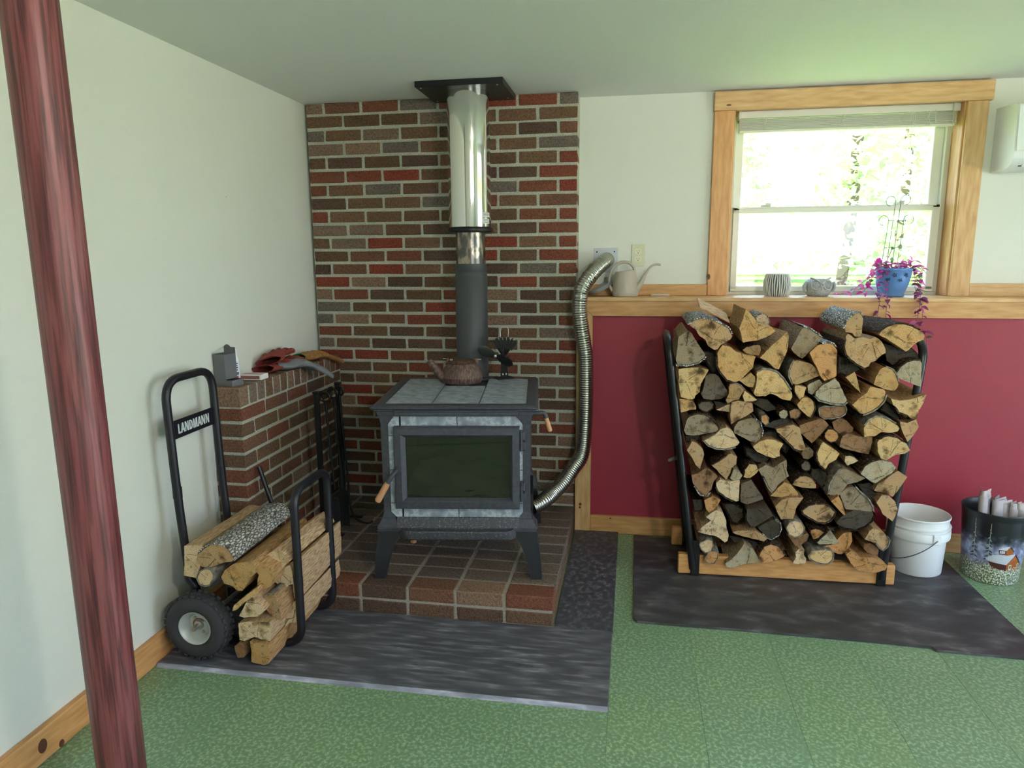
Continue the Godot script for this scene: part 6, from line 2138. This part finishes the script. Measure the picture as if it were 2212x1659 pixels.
	for i in 34:
		var a := TAU * i / 34.0
		var path := []
		for p in prof:
			var a2: float = a + 0.02 * sin(p.y * 60.0 + i * 2.0)
			path.append(V(sin(a2) * (p.x + 0.0005), p.y, cos(a2) * (p.x + 0.0005)))
		b.tube(PackedVector3Array(path), 0.0031, 6)
	put(b, "ribs", mat("pot_white", "dcdcd8", 0.9), r).set_meta("kind", "stuff")
	b = mb()
	b.tube(arc(V(0, 0.108, 0), V(1, 0, 0), V(0, 0, 1), 0.051, 0.0, TAU, 40), 0.0032, 8, false)
	put(b, "rim", M.pot_white, r)
	# owl planter
	var ow := thing("owl_planter", "grey concrete planter shaped like an owl face on the window sill", "planter", V(2.606, y, -0.115))
	var conc := tex(mat("concrete", "ffffff", 0.95), ntex(noise(95, 0.04, 4), [[0.0, "8e9094"], [1.0, "c9cbcd"]], 256), Vector3(3, 12, 1))
	b = mb()
	b.lathe([Vector2(0.0, 0.0), Vector2(0.044, 0.0), Vector2(0.050, 0.004), Vector2(0.063, 0.028), Vector2(0.0665, 0.048), Vector2(0.062, 0.068), Vector2(0.050, 0.083), Vector2(0.046, 0.084), Vector2(0.044, 0.08), Vector2(0.05, 0.04), Vector2(0.0, 0.02)], 40)
	put(b, "body", conc, ow)
	for s in [-1.0, 1.0]:
		b = mb(V(s * 0.027 + 0.004, 0.056, 0.056), Basis.from_euler(V(-0.25, s * 0.35, 0)))
		b.tube(arc(Vector3(), V(1, 0, 0), V(0, 1, 0), 0.022, 0.0, TAU, 28), 0.0042, 8, false)
		for i in 14:
			var a := TAU * i / 14.0
			b.tube(PackedVector3Array([V(cos(a) * 0.006, sin(a) * 0.006, 0.002), V(cos(a) * 0.020, sin(a) * 0.020, 0.0)]), 0.0022, 5)
		b.lathe([Vector2(0.0, 0.002), Vector2(0.005, 0.002), Vector2(0.006, -0.002), Vector2(0.0, -0.003)], 12)
		put(b, "eye", conc, ow)
		b = mb()
		b.tube(smooth_path([V(0.003, 0.062, 0.066), V(s * 0.022, 0.080, 0.058), V(s * 0.046, 0.090, 0.038)], 6), 0.0045, 8)
		put(b, "brow", conc, ow)
		b = mb(V(s * 0.062, 0.048, 0.012))
		for q in 3:
			b.tube(smooth_path([V(0, 0.022 - q * 0.004, 0.02 - q * 0.012), V(s * 0.008, 0.0, 0.022 - q * 0.012), V(s * 0.001, -0.024, 0.016 - q * 0.012)], 5), 0.007, 8)
		put(b, "wing", conc, ow)
	b = mb(V(0.004, 0.044, 0.066), Basis.from_euler(V(0.2, 0, 0)))
	b.prism(PackedVector2Array([V2(-0.006, 0.008), V2(0.006, 0.008), V2(0.0, -0.012)]), -0.006, 0.004)
	put(b, "beak", conc, ow)
	plant()


func leaf_mesh(l: float, w: float, curl: float) -> MB:
	var b := mb()
	var rows := []
	for i in 7:
		var t := float(i) / 6.0
		var hw := w * sin(PI * pow(t, 0.75)) * (1.0 if i > 0 else 0.2) + 0.0004
		var row := []
		for j in 3:
			var u := (j - 1.0)
			row.append(V(u * hw, -curl * l * t * t, l * t) + V(0, absf(u) * hw * 0.35, 0))
		rows.append(row)
	b.grid(rows)
	return b


func plant() -> void:
	var y := 1.2562
	var p := thing("potted_plant", "blue glazed pot with trailing magenta and purple leaves hanging over the sill", "potted plant", V(2.943, y, -0.105))
	var glaze := mat("blue_glaze", "5b86c4", 0.2)
	var b := mb()
	b.lathe([Vector2(0.0, 0.0), Vector2(0.052, 0.0), Vector2(0.056, 0.003), Vector2(0.057, 0.008), Vector2(0.0555, 0.014), Vector2(0.062, 0.030), Vector2(0.073, 0.062), Vector2(0.081, 0.100), Vector2(0.0835, 0.124), Vector2(0.087, 0.127), Vector2(0.0875, 0.133), Vector2(0.085, 0.136), Vector2(0.080, 0.133), Vector2(0.076, 0.10), Vector2(0.0, 0.06)], 56)
	put(b, "pot", glaze, p)
	b = mb()
	b.lathe([Vector2(0.0, 0.118), Vector2(0.04, 0.117), Vector2(0.078, 0.112)], 24)
	put(b, "soil", mat("soil", "3a2e26", 1.0), p)
	# dark leaf emblems pressed into the glaze
	for q in [[0.12, 0.082], [-0.22, 0.104], [0.42, 0.104], [-0.55, 0.085]]:
		for k in 5:
			var a: float = q[0]
			var rr: float = 0.0615 + (q[1] - 0.03) * 0.30
			var an := TAU * k / 5.0 + 0.3
			b = mb(V(sin(a) * (rr + 0.0012), q[1], cos(a) * (rr + 0.0012)), Basis.from_euler(V(-0.28, a, 0)) * Basis.from_euler(V(0, 0, an)))
			b.prism(PackedVector2Array([V2(0, 0.001), V2(0.0035, 0.006), V2(0, 0.013), V2(-0.0035, 0.006)]), -0.001, 0.0012)
			put(b, "emblem", mat("emblem", "2c4266", 0.3) if not M.has("emblem") else M.emblem, p)
	# leaves
	var kinds := [["magenta", "c63f9e", "b02080"], ["pink", "d980bd", "c04aa0"], ["purple", "7c2f63", "5a1845"], ["striped", "7e8f6c", "3a5a30"]]
	var lm := {}
	for k in kinds:
		var m := mat("leaf_" + k[0], k[1], 0.5)
		m.backlight_enabled = true
		m.backlight = Color.html(k[2])
		var arr := []
		for s in [[0.030, 0.0085, 0.25], [0.036, 0.011, 0.45], [0.026, 0.009, 0.1]]:
			var me := leaf_mesh(s[0], s[1], s[2]).mesh()
			me.surface_set_material(0, m)
			arr.append(me)
		lm[k[0]] = arr
	var count := 0
	var vines := []
	var r := RandomNumberGenerator.new()
	r.seed = 9
	# vines: paths in the pot's own axes
	vines.append([[V(-0.07, 0.13, 0.02), V(-0.10, 0.125, 0.03), V(-0.14, 0.07, 0.03), V(-0.20, 0.022, 0.03), V(-0.255, 0.010, 0.03)], 22, "pink"])
	vines.append([[V(-0.06, 0.13, 0.04), V(-0.10, 0.11, 0.05), V(-0.12, 0.06, 0.05), V(-0.15, 0.02, 0.06)], 20, "magenta"])
	vines.append([[V(-0.05, 0.13, 0.05), V(-0.085, 0.10, 0.07), V(-0.095, 0.03, 0.10), V(-0.10, 0.0, 0.155), V(-0.105, -0.07, 0.165), V(-0.108, -0.115, 0.165)], 20, "purple"])
	vines.append([[V(-0.04, 0.13, 0.06), V(-0.065, 0.10, 0.085), V(-0.062, 0.02, 0.12), V(-0.066, -0.01, 0.16), V(-0.070, -0.08, 0.165), V(-0.06, -0.115, 0.165)], 18, "purple"])
	vines.append([[V(0.06, 0.13, 0.03), V(0.085, 0.10, 0.04), V(0.085, 0.04, 0.06), V(0.075, 0.002, 0.145), V(0.085, -0.05, 0.165), V(0.095, -0.13, 0.165), V(0.120, -0.20, 0.16), V(0.135, -0.28, 0.15)], 26, "purple"])
	vines.append([[V(0.07, 0.13, 0.01), V(0.095, 0.11, 0.02), V(0.105, 0.06, 0.03), V(0.082, 0.004, 0.145), V(0.070, -0.05, 0.17), V(0.065, -0.12, 0.17)], 26, "purple"])
	vines.append([[V(0.07, 0.13, 0.02), V(0.10, 0.14, 0.02), V(0.125, 0.115, 0.02), V(0.115, 0.07, 0.02)], 10, "magenta"])
	for i in 12:
		var a := r.randf() * TAU
		vines.append([[V(cos(a) * 0.03, 0.118, sin(a) * 0.03), V(cos(a) * 0.06, 0.15, sin(a) * 0.06), V(cos(a) * 0.085, 0.152 + r.randf_range(-0.01, 0.02), sin(a) * 0.085)], 7, "magenta"])
	vines.append([[V(-0.045, 0.12, 0.0), V(-0.035, 0.17, 0.01), V(-0.02, 0.215, 0.01), V(-0.018, 0.235, 0.01)], 5, "pink"])
	for v in vines:
		var path := smooth_path(v[0], 8)
		b = mb()
		b.tube(path, 0.0014, 5)
		put(b, "stem", mat("vine", "8a5a78", 0.6) if not M.has("vine") else M.vine, p)
		for k in v[1]:
			var t: float = (k + r.randf()) / float(v[1])
			var i := clampi(int(t * (path.size() - 1)), 0, path.size() - 2)
			var at: Vector3 = path[i].lerp(path[i + 1], r.randf())
			var dir := (path[i + 1] - path[i]).normalized()
			var side := V(r.randf_range(-1, 1), r.randf_range(-0.1, 0.5), r.randf_range(-0.3, 1.0)).normalized()
			var fwd := (dir * 0.35 + side).normalized()
			var up := V(r.randf_range(-0.5, 0.5), 1.0, r.randf_range(-0.2, 0.8))
			up = (up - fwd * up.dot(fwd)).normalized()
			var kind: String = v[2]
			var q := r.randf()
			if q < 0.18:
				kind = "pink"
			elif q < 0.30 and v[2] == "purple":
				kind = "magenta"
			elif q < 0.36:
				kind = "striped"
			if t > 0.8 and v[0].size() == 8:
				kind = "striped"
			var o := MeshInstance3D.new()
			o.mesh = lm[kind][r.randi_range(0, 2)]
			o.name = "leaf" if count == 0 else "leaf_%03d" % count
			var sc := r.randf_range(0.75, 1.25)
			o.transform = Transform3D(Basis(up.cross(fwd) * sc, up * sc, fwd * sc), at)
			p.add_child(o, true)
			count += 1
	# wire trellis stuck in the pot
	var t := thing("wire_trellis", "small green wire trellis with four curled tips standing in the blue pot", "trellis", V(2.943, y + 0.115, -0.118))
	var wire := mat("green_wire", "4c5f55", 0.4, 0.4)
	for q in [[-0.053, -0.036, 0.235, -1.0, 0.240], [-0.030, -0.011, 0.325, -1.0, 0.22], [-0.004, 0.012, 0.330, 1.0, 0.22], [0.018, 0.032, 0.238, 1.0, 0.24]]:
		b = mb()
		var s: float = q[3]
		var rad := 0.0215
		var path := PackedVector3Array([V(q[0], 0.0, 0), V(q[1], q[2], 0)])
		for i in 19:
			var a := PI * 1.5 * i / 18.0
			path.append(V(q[1] + s * rad - s * rad * cos(a), q[2] + rad * sin(a) * 1.05 + 0.012, 0))
		b.tube(path, 0.0015, 6)
		put(b, "rod", wire, t)
	b = mb()
	b.tube(PackedVector3Array([V(-0.046, 0.118, 0), V(0.024, 0.118, 0)]), 0.0013, 6)
	put(b, "cross_wire", wire, t)
	b = mb()
	b.tube(PackedVector3Array([V(-0.037, 0.246, 0), V(0.032, 0.246, 0)]), 0.0013, 6)
	put(b, "cross_wire", wire, t)


func glove(called: String, label: String, m: Material, lining: Material, at: Vector3, basis: Basis, drop: float, group: String) -> void:
	# lies along local -z: cuff at the origin, fingers away; drop bends the far end down
	var g := thing(called, label, "glove", at, 0.0, group)
	var sag := func(p: Vector3) -> Vector3:
		var t := clampf((-p.z - 0.10) / 0.16, 0.0, 1.0)
		return basis * V(p.x, p.y + 0.006 * sin(p.z * 45.0 + p.x * 30.0) - drop * t * t, p.z)
	var b := mb()
	var rows := []
	var prof := [[0.0, 0.060, 0.020], [-0.03, 0.058, 0.021], [-0.07, 0.054, 0.018], [-0.10, 0.050, 0.019], [-0.13, 0.052, 0.021], [-0.16, 0.052, 0.020], [-0.185, 0.047, 0.016], [-0.195, 0.030, 0.010]]
	for q in prof:
		var row := []
		for k in 24:
			var a := TAU * k / 24.0
			var fold := 1.0 + 0.06 * sin(a * 5.0 + q[0] * 60.0)
			row.append(V(cos(a) * q[1] * fold, 0.021 + sin(a) * q[2] * fold, q[0]))
		rows.append(row)
	b.grid(rows, true, true)
	bend(b, sag)
	put(b, "palm", m, g)
	b = mb()
	rows = []
	for q in [[0.001, 0.0605, 0.0205], [0.003, 0.057, 0.017], [-0.01, 0.054, 0.014], [-0.04, 0.050, 0.012]]:
		var row := []
		for k in 24:
			var a := TAU * k / 24.0
			row.append(V(cos(a) * q[1] * (1.0 + 0.06 * sin(a * 5.0)), 0.021 + sin(a) * q[2], q[0]))
		rows.append(row)
	b.grid(rows, true, false)
	bend(b, sag)
	put(b, "cuff_lining", lining, g)
	var fx := [-0.036, -0.012, 0.012, 0.035]
	var fl := [0.055, 0.075, 0.080, 0.068]
	for i in 4:
		b = mb()
		var c: float = 0.010 * (i - 1.5) / 1.5
		b.tube(smooth_path([V(fx[i], 0.020, -0.165), V(fx[i] + c * 0.5, 0.022, -0.19 - fl[i] * 0.4), V(fx[i] + c, 0.015, -0.19 - fl[i] * 0.85), V(fx[i] + c, 0.012, -0.19 - fl[i])], 4), [0.0125, 0.0128, 0.013, 0.013, 0.013, 0.013, 0.0128, 0.0125, 0.012, 0.0115, 0.010, 0.008, 0.005], 12)
		bend(b, sag)
		put(b, "finger", m, g)
	b = mb()
	b.tube(smooth_path([V(-0.042, 0.020, -0.10), V(-0.066, 0.024, -0.135), V(-0.074, 0.020, -0.170), V(-0.072, 0.016, -0.185)], 4), [0.017, 0.0165, 0.016, 0.0155, 0.015, 0.0148, 0.0145, 0.014, 0.013, 0.012, 0.011, 0.009, 0.006], 12)
	bend(b, sag)
	put(b, "thumb", m, g)


func ledge_things() -> void:
	var y := 0.9425
	var grey := mat("grey_metal", "6b6b70", 0.5, 0.1)
	var d := thing("match_dispenser", "dark grey metal match dispenser box on the front end of the brick ledge", "dispenser", V(0.030, y, 0.955), -0.23)
	var b := mb()
	b.box(V(0, 0.066, 0.031), V(0.062, 0.132, 0.002), 0.0006)
	b.box(V(0, 0.078, -0.031), V(0.062, 0.156, 0.002), 0.0006)
	b.box(V(-0.031, 0.066, 0), V(0.002, 0.132, 0.062), 0.0006)
	b.box(V(0.031, 0.080, 0), V(0.002, 0.104, 0.062), 0.0006)
	b.box(V(0, 0.002, 0), V(0.062, 0.003, 0.062), 0.0006)
	put(b, "body", grey, d)
	b = mb()
	b.box(V(0.047, 0.0015, 0), V(0.034, 0.003, 0.062), 0.0006)
	b.box(V(0.0635, 0.013, 0), V(0.002, 0.026, 0.062), 0.0006)
	b.box(V(0.047, 0.013, 0.031), V(0.034, 0.026, 0.002), 0.0006)
	b.box(V(0.047, 0.013, -0.031), V(0.034, 0.026, 0.002), 0.0006)
	put(b, "tray", grey, d)
	b = mb(V(-0.012, 0.150, -0.031))
	var P := PackedVector2Array()
	for i in 17:
		P.append(V2(cos(PI * i / 16.0) * 0.018, sin(PI * i / 16.0) * 0.016))
	b.prism(P, -0.001, 0.001)
	put(b, "hanging_tab", grey, d)
	# bottle
	var bo := thing("spray_bottle", "slim white plastic bottle with a white cap behind the match dispenser", "bottle", V(0.024, y, 0.872))
	b = mb()
	b.lathe([Vector2(0.0, 0.0), Vector2(0.0185, 0.0), Vector2(0.0195, 0.003), Vector2(0.0195, 0.092), Vector2(0.0185, 0.100), Vector2(0.0135, 0.112), Vector2(0.0125, 0.116), Vector2(0.0, 0.116)], 32)
	put(b, "bottle", M.white_plastic, bo)
	b = mb()
	b.lathe([Vector2(0.0, 0.115), Vector2(0.0132, 0.115), Vector2(0.0135, 0.117), Vector2(0.0130, 0.138), Vector2(0.012, 0.140), Vector2(0.0, 0.140)], 28)
	put(b, "cap", M.white_plastic, bo)
	b = mb(Vector3(), Basis.from_euler(V(0, 1.1, 0)))
	for q in [[0.030, 0.012, -0.3, 0.2], [0.048, 0.006, -0.25, 0.05], [0.058, 0.007, -0.3, 0.1], [0.069, 0.004, -0.25, 0.0], [0.077, 0.005, -0.3, 0.1]]:
		b.lathe([Vector2(0.0198, q[0]), Vector2(0.0198, q[0] + q[1])], 4, q[2], q[3])
	put(b, "print", mat("bottle_print", "3a3f8a", 0.5), bo)
	b = mb(Vector3(), Basis.from_euler(V(0, 1.1, 0)))
	b.lathe([Vector2(0.0199, 0.012), Vector2(0.0199, 0.026)], 5, -0.6, 0.1)
	put(b, "badge", mat("badge", "c03048", 0.5), bo)
	# match box
	var mx := thing("match_box", "white cardboard match box with a brown striking side on the brick ledge", "match box", V(0.070, y, 0.808), 0.04)
	b = mb()
	b.box(V(0, 0.0115, 0), V(0.104, 0.022, 0.064), 0.001)
	put(b, "box", mat("card", "ece6e8", 0.7), mx)
	b = mb()
	b.box(V(0.0, 0.0115, 0.0322), V(0.086, 0.014, 0.0008), 0.0002)
	put(b, "striker", mat("striker", "8d5f52", 0.9), mx)
	b = mb()
	b.box(V(0.0, 0.0227, 0.0), V(0.09, 0.0006, 0.03), 0.0002)
	put(b, "print", mat("match_print", "c98a9a", 0.7), mx)
	# gloves
	var red := mat("red_leather", "a8483c", 0.8)
	relief(tex(red, ntex(noise(97, 0.02, 4), [[0.0, "b8b0b0"], [1.0, "ffffff"]], 256), Vector3(2, 2, 1)), M.brick_0.heightmap_texture, 0.1)
	var redin := mat("red_lining", "7c2b28", 0.9)
	var E := func(yaw: float, roll: float, pitch: float) -> Basis: return Basis.from_euler(V(pitch, yaw, roll))
	glove("leather_glove", "red leather work glove lying underneath, cuff towards the match box", red, redin, V(0.048, y + 0.002, 0.685), E.call(-0.12, 0.0, 0.06), 0.0, "red gloves on the ledge")
	glove("leather_glove", "red leather work glove lying on top of its twin, crossing it", red, redin, V(0.070, y + 0.036, 0.665), E.call(0.22, 0.12, 0.10), 0.012, "red gloves on the ledge")
	glove("knit_glove", "grey and black knit glove hanging its fingers over the ledge beside the red gloves", mat("grey_knit", "7d7d84", 0.95), mat("black_knit", "25252a", 0.95), V(0.058, y + 0.004, 0.590), E.call(-0.85, 0.0, 0.0), 0.072, "")
	glove("tan_glove", "tan leather glove with a green lining at the back end of the ledge", tex(mat("tan_leather", "c08a4c", 0.8), red.albedo_texture, Vector3(2, 2, 1)), mat("green_lining", "2f8a4e", 0.9), V(0.040, y + 0.003, 0.325), E.call(-0.42, 0.0, 0.0), 0.050, "")


func papers() -> void:
	mat("paper_0", "cfc6ca", 0.9)
	mat("paper_1", "c4bcc0", 0.9)
	mat("paper_2", "d6ccc8", 0.9)
	for k in 3:
		var m: StandardMaterial3D = M["paper_%d" % k]
		tex(m, ntex(noise(80 + k, 0.12, 2), [[0.0, "b8b4b4"], [0.5, "f4f2f0"], [1.0, "ffffff"]], 256), Vector3(2, 3, 1))


func _ready() -> void:
	rng.seed = 77
	make_materials()
	for k in 4:
		tinted("brick_0", "hearth_%d" % k, ["8b7d74", "80746e", "95867c", "877670"][k])
	set_camera_and_light()
	room()
	masonry()
	stove()
	log_rack()
	log_cart()
	stacked_logs()
	fire_tools()
	ledge_things()
	pole()
	air_unit()
	papers()
	buckets()
	sill_things()
	outdoors()
